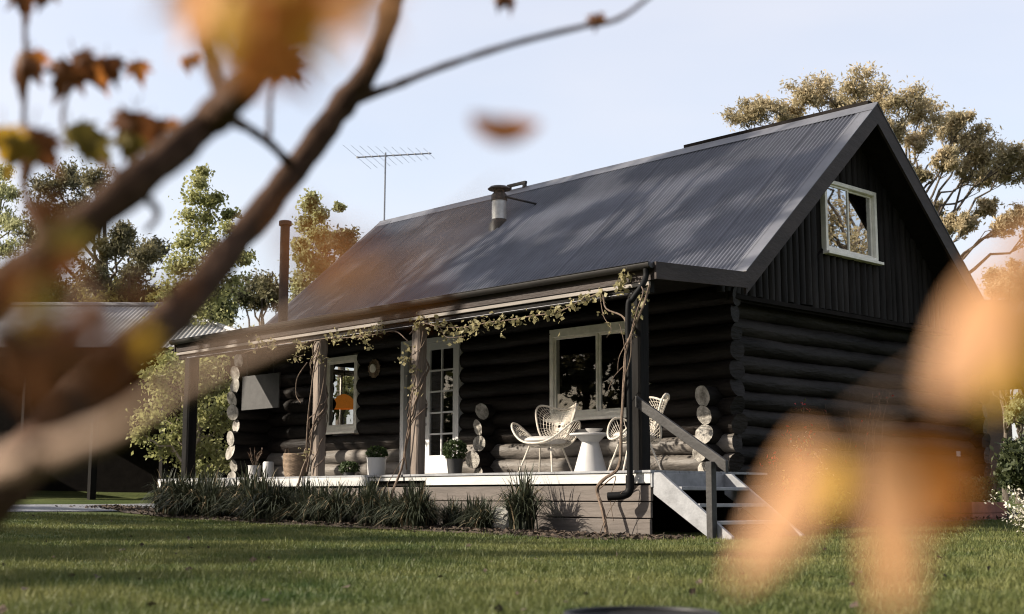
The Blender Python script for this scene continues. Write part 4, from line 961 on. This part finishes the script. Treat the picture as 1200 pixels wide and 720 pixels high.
# olive gums at the left
d = 44
tree('gum_tree', 'dark olive gum tree with open limbs behind the left of the shed', at(120, 585, d), pc([(60, 215, 24), (85, 205, 22), (110, 210, 20), (55, 245, 26), (35, 270, 26), (100, 240, 20), (75, 280, 24), (130, 290, 18), (150, 285, 20), (170, 300, 20), (160, 320, 18), (185, 290, 14), (110, 320, 22), (60, 325, 26), (145, 270, 12)], d, 2.2), 'gum_dark', .14, 130, 'bark', .30, 11, .42, .6, asp=.36, droop=.4)
tree('gum_tree', 'reddish olive gum tree standing between chimney flue and roof edge', at(400, 585, 50), pc([(385, 285, 20), (405, 275, 18), (410, 300, 18), (375, 310, 20), (395, 320, 22), (360, 340, 20), (415, 285, 14)], 50, 2), 'gum_dark', .18, 110, 'bark', .3, 9, .36, .6, asp=.4, droop=.4)
tree('gum_tree', 'brown-green distant tree low over the shed roof beside the flue', at(305, 585, 52), pc([(295, 330, 18), (315, 335, 18), (305, 350, 18), (280, 345, 16), (325, 352, 14)], 52, 2), 'gum_dark', .18, 110, 'bark', .26, 9, .4, .6, asp=.4, droop=.4)
# slender fresh green trees
d = 31.5
tree('slender_tree', 'tall slender fresh green tree with pointed top above the shed roof', at(232, 585, d), pc([(236, 200, 7), (234, 216, 10), (226, 232, 13), (245, 236, 12), (222, 250, 13), (240, 258, 15), (254, 232, 8), (230, 275, 17), (250, 285, 16), (215, 285, 14), (272, 250, 8), (270, 268, 9), (265, 300, 14), (225, 305, 18), (245, 315, 18), (205, 315, 14), (200, 340, 16), (230, 340, 20), (255, 345, 18), (275, 330, 12), (285, 305, 9), (240, 370, 18), (220, 385, 18), (262, 385, 16), (195, 370, 14), (290, 302, 8)], d, .5), 'spring', .095, 40, 'bark', .10, 9, .66, .9, asp=.6, group='slender fresh green trees', droop=.1, tl=.3)
d = 33
tree('slender_tree', 'slender pale green tree with airy top showing past the chimney flue', at(362, 585, d), pc([(367, 232, 8), (364, 245, 10), (376, 252, 8), (360, 262, 11), (372, 275, 13), (352, 285, 12), (358, 305, 16), (375, 315, 15), (350, 330, 15), (365, 345, 16), (390, 330, 12), (345, 360, 14), (400, 242, 4)], d, .5), 'pale_leaf', .10, 62, 'bark', .09, 9, .60, .9, asp=.6, group='slender fresh green trees', droop=.1, tl=.3)
d = 27.2
tree('small_tree', 'bright green small tree leafing out just beyond the veranda end', at(222, 585, d), pc([(180, 440, 16), (200, 425, 18), (225, 430, 20), (250, 425, 18), (190, 465, 18), (235, 455, 18), (260, 455, 18), (175, 490, 14), (205, 500, 20), (240, 490, 20), (262, 495, 16), (190, 525, 16), (220, 530, 18), (250, 525, 20), (268, 540, 14), (235, 550, 16), (160, 510, 9), (270, 470, 12)], d, .5), 'spring', .09, 52, 'pale_bark', .075, 9, .66, .5, asp=.62, droop=.15, tl=.3)
tree('weeping_tree', 'pale weeping birch-like tree at the far left of the shed', at(-25, 585, 33), pc([(5, 200, 12), (0, 225, 16), (15, 225, 12), (5, 255, 16), (20, 265, 12), (10, 290, 16), (25, 310, 12), (5, 330, 16), (-20, 230, 20), (-20, 290, 20)], 33, .8), 'pale_leaf', .09, 80, 'bark', .14, 8, .42, .85, asp=.4, droop=1.2, tl=.3)
# mixed band of bushes and trees behind the shed
bl = [(25, 340, 26, 'bush'), (75, 345, 24, 'shade_leaf'), (122, 342, 24, 'yellow_bush'), (165, 345, 22, 'bush'), (205, 345, 22, 'yellow_bush'), (-20, 330, 28, 'yellow_bush'), (250, 348, 20, 'bush')]
bn = ['mid green bushy tree behind the far left of the shed', 'dense dark tree behind the shed under the olive gum', 'yellow green rounded tree over the middle of the shed roof', 'mid green tree behind the shed left of the slender tree', 'yellow green tree behind the slender tree', 'yellow green tree at the outer left behind the shed', 'mid green tree behind the shed right of the slender tree']
for (px, py, r, mt_), lb in zip(bl, bn):
    d = 42 + random.uniform(-2, 3); tree('bushy_tree', lb, at(px, 585, d), pc([(px + random.uniform(-r, r) * .8, py + random.uniform(-r * .3, r * 1.1), r * random.uniform(.45, .7)) for _ in range(10)], d, 1.2), mt_, .13, 130, 'bark', .2, 10, .55, .6, asp=.5, group='trees behind the shed')
q_ = at(403, 472, 34); tree('bushy_tree', 'sunlit green tree beyond the left gable, glimpsed through the small window', (q_.x, q_.y, 0), pc([(403 + random.uniform(-26, 26), random.uniform(425, 555), 13) for _ in range(16)], 34, .8), 'spring', .10, 60, 'bark', .09, 8, .5, .6, asp=.6)
# right background beyond the gable
for (px, py, r, mt_, d, lb) in [(1178, 325, 22, 'gum', 52, 'pale golden tree beyond the far building'), (1205, 400, 34, 'yellow_bush', 36, 'sunlit yellow green tree at the right beyond the gable corner'), (1180, 430, 18, 'spring', 34, 'small bright green tree beside the gable corner'), (1200, 480, 16, 'pale_leaf', 33, 'pale leafy shrub in the sun beyond the gable corner'), (1194, 548, 30, 'shade_leaf', 31, 'dark green shrub in shade beyond the gable corner'), (1215, 340, 30, 'gum', 50, 'golden tree far out to the right of the far building')]:
    tree('bushy_tree', lb, at(px, 585, d), pc([(px + random.uniform(-r, r) * .9, py + random.uniform(-r * .8, r * .8), r * random.uniform(.4, .65)) for _ in range(12)], d, 1.0), mt_, .13, 90, 'bark', .12, 8, .45, .5, asp=.5, group='trees beyond the gable corner')
tree('gum_tree', 'tall gum out beyond the gable side, mirrored in the gable window', (12.5, 25, 0), [(Vector((12.5 + random.uniform(-3.6, 3.6), 25 + random.uniform(-3.6, 3.6), random.uniform(6, 14.5))), (1.1, 1.1, .9)) for _ in range(20)], 'gum', .16, 80, 'bark', .28, 8, .32, .6, asp=.35, droop=.4)
# trees out on the sunny side whose shade falls on roof and lawn
def shade_tree(lb, target, tdist, n, spr, R, mt_='gum_dark', per=60, zmin=3.5):
    random.seed(zlib.crc32(lb.encode()) + 3); c0 = Vector(target) + SUN * tdist; cl = []
    while len(cl) < n:
        c = c0 + Vector((random.gauss(0, spr[0]), random.gauss(0, spr[1]), random.gauss(0, spr[2])))
        if c.z > zmin: cl.append((c, (R, R, R * .8)))
    return tree('gum_tree', lb, (c0.x, c0.y, 0), cl, mt_, .22, per, 'pale_bark', .4, 8, .42, .6, asp=.4, droop=.3, group='gums on the sunny side of the lawn')
shade_tree('gum on the sunny side whose high crown dapples the right of the roof', (-2.5, 2.2, 5.4), 20, 17, (2.6, 2.6, 1.2), .55, per=150, zmin=13)
shade_tree('gum on the sunny side whose high crown dapples the middle of the roof', (-6.5, 2.2, 5.2), 22, 17, (2.6, 2.6, 1.2), .55, per=150, zmin=14)
shade_tree('gum on the sunny side whose high crown dapples the left of the roof', (-10.5, 2.2, 5.2), 19, 13, (2.4, 2.4, 1.2), .55, per=150, zmin=13)
shade_tree('broad gum on the sunny side shading the near lawn', (.8, -10.2, 0), 20, 19, (2.6, 2.0, 1.0), .8, per=70, zmin=7)
shade_tree('broad gum on the sunny side shading the middle of the lawn', (-2.0, -6.3, 0), 22, 15, (3.0, 1.8, .8), .85, per=70, zmin=9)
shade_tree('broad gum on the sunny side shading the left of the lawn', (-8, -7.0, 0), 22, 20, (3.0, 2.2, .8), .9, per=80, zmin=9)
NB = 24  # belt of unseen trees, added to block low sky and darken veranda and reflections
for k in range(NB):
    deg = 176 + k * 9.2; a_ = R_(deg); R0 = 40 + random.uniform(-3, 5); c0 = Vector((-2 + R0 * math.cos(a_), -3 + R0 * math.sin(a_), 0)); mt_ = ('shade_leaf', 'bush', 'gum_dark')[k % 3]
    H_ = (14 if deg < 350 else 10) + random.uniform(-2, 2)
    tree('bushy_tree', ('dense dark tree', 'mid green tree', 'olive tree')[k % 3] + ' in the belt across the lawn ' + ('facing the veranda' if deg < 290 else 'facing the gable'), c0, [(c0 + Vector((random.uniform(-3.4, 3.4), random.uniform(-3.4, 3.4), random.uniform(1.2, H_))), (2.0, 2.0, 1.7)) for _ in range(20)], mt_, .45, 34, 'bark', .3, 8, .45, .6, asp=.7, group='unseen tree belt added to hold back sky light')

# ================================================================== FOREGROUND MAPLE (close to the lens, out of focus)
LOBE = [(0, -.02), (.10, .02), (.30, -.06), (.27, .06), (.46, .14), (.33, .22), (.52, .50), (.34, .44), (.22, .40), (.20, .62), (.10, .66), (0, 1.0)]
def maple_leaf_mesh(mat, curl, seed):
    r = random.Random(seed); pts = [(x * (1 + r.uniform(-.1, .1)), y) for x, y in LOBE]; pts = pts + [(-x * (1 + r.uniform(-.1, .1)), y) for x, y in reversed(LOBE[1:-1])]
    mb = MB(); c = (0, .28); K = 3; vs = [(c[0], c[1], 0)]
    for k in range(1, K + 1):
        for x, y in pts:
            u = k / K; X = c[0] + (x - c[0]) * u; Y = c[1] + (y - c[1]) * u; vs.append((X, Y, -curl * (X * X * 1.6 + max(0, Y) ** 2 * .6) + .05 * math.sin(7 * X + seed)))
    n = len(pts); fs = [(0, 1 + i, 1 + (i + 1) % n) for i in range(n)]
    for k in range(K - 1): fs += [(1 + k * n + i, 1 + (k + 1) * n + i, 1 + (k + 1) * n + (i + 1) % n, 1 + k * n + (i + 1) % n) for i in range(n)]
    mb.add(vs, fs); mb.tube([(0, -.35, -.02), (.01, -.15, .0), (0, 0, 0)], .012, 4); return mb.mesh('leaf', mat, True)
LM = {k: [maple_leaf_mesh(k, .35 + .3 * i, 5 * i + 1) for i in range(3)] for k in ('maple', 'maple_brown', 'maple_yellow', 'maple_pale', 'maple_olive', 'maple_dark')}
def leaf(parent, px, py, d, size, mat, ang=None, face=None, i=None):
    """leaf centred near a view direction at distance d (metres), hanging; size in metres; ang: direction of tip in the picture plane (degrees, 0 = down)"""
    o = link('leaf', LM[mat][random.randrange(3) if i is None else i], parent)
    if d < .72 and py < 120: size *= 1.35
    if d < 1.06: size *= .74; d *= .74                    # the softest leaves hang nearest the lens
    if ang is None: ang = random.uniform(-45, 45)
    a = R_(ang); tip = (-UPV * math.cos(a) + RGT * math.sin(a)); f = random.uniform(-.9, .9) if face is None else face
    nrm = (-FWD * math.cos(f) + RGT * math.sin(f) * .9 + UPV * random.uniform(-.2, .4)); nrm = (nrm - tip * nrm.dot(tip)).normalized(); sx = tip.cross(nrm)
    m_ = Matrix((sx, tip, nrm)).transposed() * size; m4 = m_.to_4x4(); m4.translation = at(px, py, d) - tip * size * .4; o.matrix_basis = m4
    return o
tb_ = at(-420, 585, 2.0); base = Vector((tb_.x, tb_.y, gz(tb_.x, tb_.y)))
mp = thing('maple_tree', 'autumn maple with dark crossing branches and orange brown leaves reaching over the lawn', 'tree', tuple(base))
S1 = at(-420, 620, 2.0); S2 = at(-400, 420, 1.95); S3 = at(-330, -200, 2.1)
mb = MB(); mb.tube(smooth_path([base - Vector((0, 0, .1)), S1, S2, S3], 6), [.075, .073, .07, .068, .066, .064, .062, .06, .058, .055, .052, .05, .047, .044, .04, .037, .033, .03, .026], 12, jit=.04); obj('trunk', mb, 'maple_bark', mp, True)
def branch(pts, mat='maple_bark', n=10):
    """pts: (px, py, d, radius in m)"""
    P = smooth_path([at(a, b, c) for a, b, c, _ in pts], 6); rr = []
    for i in range(len(pts) - 1): rr += [pts[i][3] + (pts[i + 1][3] - pts[i][3]) * k / 6 for k in range(6)]
    rr.append(pts[-1][3]); rr = [r_ * (1 + .07 * math.sin(i * 1.7) + random.uniform(-.05, .05)) for i, r_ in enumerate(rr)]; mb = MB(); mb.tube(P, rr, n, jit=.09); return obj('branch', mb, mat, mp, True)
branch([(-395, 470, 1.95, .03), (-200, 440, 1.6, .026), (-60, 378, 1.4, .0225), (60, 295, 1.35, .0205), (165, 208, 1.4, .0205), (250, 138, 1.5, .0195), (300, 88, 1.35, .016), (345, 30, 1.25, .013), (385, -40, 1.2, .011)])
branch([(-400, 700, 1.9, .034), (-200, 690, 1.55, .03), (-40, 610, 1.4, .028), (60, 505, 1.45, .026), (130, 430, 1.5, .024), (205, 370, 1.65, .022), (280, 280, 1.8, .020), (345, 200, 1.9, .0195), (400, 125, 1.95, .0205), (430, 85, 1.95, .0165), (455, 25, 1.95, .0155), (470, -40, 1.95, .014)])
branch([(412, 115, 1.95, .013), (450, 105, 1.97, .0065), (520, 78, 2.0, .0055), (600, 52, 2.05, .005), (680, 32, 2.1, .0045), (725, 22, 2.1, .004), (765, -6, 2.15, .003)])
branch([(258, 134, 1.5, .009), (290, 150, 1.75, .0065), (318, 170, 1.82, .006), (345, 198, 1.9, .008)])
branch([(265, 125, 1.45, .011), (245, 70, 1.6, .008), (235, 20, 1.5, .007), (232, -40, 1.45, .006)])
branch([(-160, 590, 1.4, .013), (-30, 554, .62, .0050), (60, 530, .54, .0048), (130, 503, .52, .0038), (175, 475, .48, .0022), (250, 428, .46, .0023), (340, 385, .42, .0017), (430, 335, .41, .0014), (520, 275, .40, .0011), (590, 225, .40, .0008)], 'tan_bark')
branch([(60, 292, 1.4, .008), (30, 230, 1.8, .005), (28, 150, 1.9, .004), (30, 60, 1.95, .0035), (25, -20, 2.0, .003)])
branch([(150, 215, 1.4, .007), (120, 190, 1.75, .004), (75, 150, 1.85, .003), (80, 100, 1.9, .003)])
branch([(165, 225, 1.4, .006), (185, 250, 1.65, .004), (172, 270, 1.6, .003)])
branch([(315, 160, 1.82, .004), (318, 110, 1.85, .003), (330, 80, 1.85, .002)])
for (px, py, d, s, mt_, a) in [(28, 4, 1.95, .055, 'maple_brown', 10), (52, -6, 1.95, .05, 'maple_brown', -20), (22, 85, 1.9, .065, 'maple_brown', -25), (40, 75, 1.9, .05, 'maple', 15), (75, 95, 1.9, .07, 'maple_brown', -30), (95, 82, 1.92, .065, 'maple_brown', 20), (118, 85, 1.95, .06, 'maple', 25), (130, 82, 1.95, .05, 'maple_brown', 10), (163, 85, 2.0, .045, 'maple', 15), (218, 76, 2.0, .03, 'maple', 0), (228, 72, 2.0, .025, 'maple', 20),
    (338, 80, 1.85, .05, 'maple_brown', 20), (325, 90, 1.8, .035, 'maple', -20), (345, 88, 1.85, .04, 'maple_brown', 40), (585, 2, 2.0, .03, 'maple_brown', -20), (600, 4, 2.0, .03, 'maple_brown', 20), (693, 26, 2.1, .03, 'maple_brown', -60), (705, 22, 2.1, .022, 'maple', 60),
    (10, 172, 1.5, .06, 'maple_yellow', 10), (35, 175, 1.55, .065, 'maple_brown', -10), (50, 180, 1.6, .06, 'maple_brown', 30), (20, 180, 1.5, .05, 'maple_olive', -30), (95, 165, 1.75, .06, 'maple_olive', 25), (112, 178, 1.75, .06, 'maple_olive', 35), (150, 155, 1.75, .07, 'maple_brown', -20), (160, 150, 1.78, .055, 'maple_brown', 5), (172, 160, 1.78, .05, 'maple', 30), (185, 155, 1.78, .045, 'maple_brown', 10), (150, 175, 1.75, .05, 'maple_olive', -10), (205, 148, 1.75, .03, 'maple', 30),
    ]:
    leaf(mp, px, py, d, s, mt_, a)
# nearer, softer leaves: glowing top cluster, olive and brown mass at left with shade in its colour, faint ones over flue and roof
for (px, py, d, s, mt_, a) in [(300, 20, .78, .05, 'maple_yellow', 20), (330, -5, .75, .05, 'maple', -20), (260, 10, .8, .05, 'maple', 10), (345, 40, .85, .05, 'maple_yellow', 30), (280, 60, .85, .04, 'maple', -30), (240, 40, .9, .04, 'maple', -10), (315, 70, .85, .045, 'maple', 30), (370, 15, .75, .04, 'maple_yellow', 60), (295, -20, .75, .05, 'maple_pale', 0), (395, 0, .7, .035, 'maple_pale', 40), (350, 10, .62, .035, 'maple_yellow', 10), (310, 40, .62, .032, 'maple', 30), (270, 30, .66, .032, 'maple_yellow', -20), (385, -5, .6, .035, 'maple', 60), (420, 5, .58, .025, 'maple_pale', 30), (230, 15, .7, .03, 'maple_pale', 0), (330, 80, .7, .028, 'maple', 30), (285, 100, .8, .03, 'maple', 40),
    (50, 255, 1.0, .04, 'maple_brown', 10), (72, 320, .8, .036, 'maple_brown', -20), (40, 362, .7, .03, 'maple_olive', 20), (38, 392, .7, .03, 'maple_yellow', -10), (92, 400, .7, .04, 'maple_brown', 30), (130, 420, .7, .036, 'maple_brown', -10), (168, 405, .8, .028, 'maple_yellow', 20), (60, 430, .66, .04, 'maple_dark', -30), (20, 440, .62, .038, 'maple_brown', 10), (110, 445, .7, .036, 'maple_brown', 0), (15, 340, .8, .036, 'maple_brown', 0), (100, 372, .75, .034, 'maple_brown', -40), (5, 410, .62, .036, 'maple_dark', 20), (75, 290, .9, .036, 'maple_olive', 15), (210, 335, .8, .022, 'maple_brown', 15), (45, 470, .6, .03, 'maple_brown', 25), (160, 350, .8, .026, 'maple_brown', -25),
    (362, 292, .42, .018, 'maple', 60), (405, 300, .42, .015, 'maple', -60), (350, 270, .42, .012, 'maple', 20), (410, 335, .40, .017, 'maple_pale', 50), (480, 345, .42, .014, 'maple', 40), (450, 318, .40, .013, 'maple_brown', 70), (370, 352, .4, .012, 'maple_brown', 60)]:
    leaf(mp, px, py, d, s, mt_, a)
# another maple just outside the view on the right, a spray of its leaves hanging very near
tb_ = at(1700, 585, 1.3); base = Vector((tb_.x, tb_.y, gz(tb_.x, tb_.y)))
mq = thing('maple_tree', 'young maple whose peach coloured leaves hang blurred in front of the gable logs', 'tree', tuple(base))
mb = MB(); mb.tube(smooth_path([base - Vector((0, 0, .1)), at(1690, 360, 1.3), at(1650, 0, 1.3), at(1600, -400, 1.2)], 5), [.03 - .0012 * i for i in range(16)], 9); obj('trunk', mb, 'maple_bark', mq, True)
mb = MB(); mb.tube(smooth_path([at(1680, 300, 1.3), at(1500, 250, .9), at(1330, 300, .5), at(1240, 340, .40)], 5), [.008 - .0004 * i for i in range(16)], 8); obj('branch', mb, 'tan_bark', mq, True)
for (px, py, d, s, mt_, a, f) in [(1230, 330, .52, .05, 'maple_pale', -30, .4), (1225, 420, .5, .04, 'maple_yellow', -20, .4)]:
    leaf(mq, px, py, d, s, mt_, a, f, 0)
def lobe(px0, py0, px1, py1, wpx, d, mat, par=None):
    """one long hanging leaf blade between two view directions at distance d"""
    d *= .76; A, B = at(px0, py0, d), at(px1, py1, d * 1.02); ax = B - A; L = ax.length; sx = ax.cross((FWD - SUN * .9).normalized()).normalized(); wd = wpx * d / FPX / 2 * 1.25; nr = sx.cross(ax).normalized(); mb = MB(); K = 10; vs = []
    for i in range(K + 1):
        t_ = i / K; ww = wd * (math.sin(PI * min(1, t_ * .93 + .05)) ** .6) * (1 - .25 * t_); c = A + ax * t_ + nr * (.12 * L * math.sin(PI * t_))
        vs += [c - sx * ww + nr * ww * .25, c, c + sx * ww + nr * ww * .25]
    fs = []
    for i in range(K): fs += [(3 * i, 3 * i + 1, 3 * i + 4, 3 * i + 3), (3 * i + 1, 3 * i + 2, 3 * i + 5, 3 * i + 4)]
    mb.add(vs, fs); return obj('leaf', mb, mat, par or mq, True)
lobe(552, 141, 632, 145, 40, 1.05, 'maple', mp)
lobe(596, 134, 632, 144, 30, 1.1, 'maple', mp)
lobe(556, 136, 606, 146, 30, 1.1, 'maple', mp)
lobe(1168, 322, 1095, 468, 84, .48, 'maple_pale'); lobe(1195, 345, 1150, 480, 55, .5, 'maple_yellow'); lobe(952, 512, 862, 682, 64, .50, 'maple_pale'); lobe(1020, 512, 1045, 725, 62, .45, 'maple_pale'); lobe(1055, 520, 1105, 620, 62, .56, 'maple'); lobe(1100, 515, 1125, 600, 42, .5, 'maple'); lobe(985, 535, 960, 610, 30, .62, 'maple_yellow')
mb = MB(); mb.tube(smooth_path([at(1240, 340, .40), at(1180, 370, .38), at(1090, 430, .37), at(1000, 495, .36)], 4), .0006, 6); obj('twig', mb, 'tan_bark', mq, True)
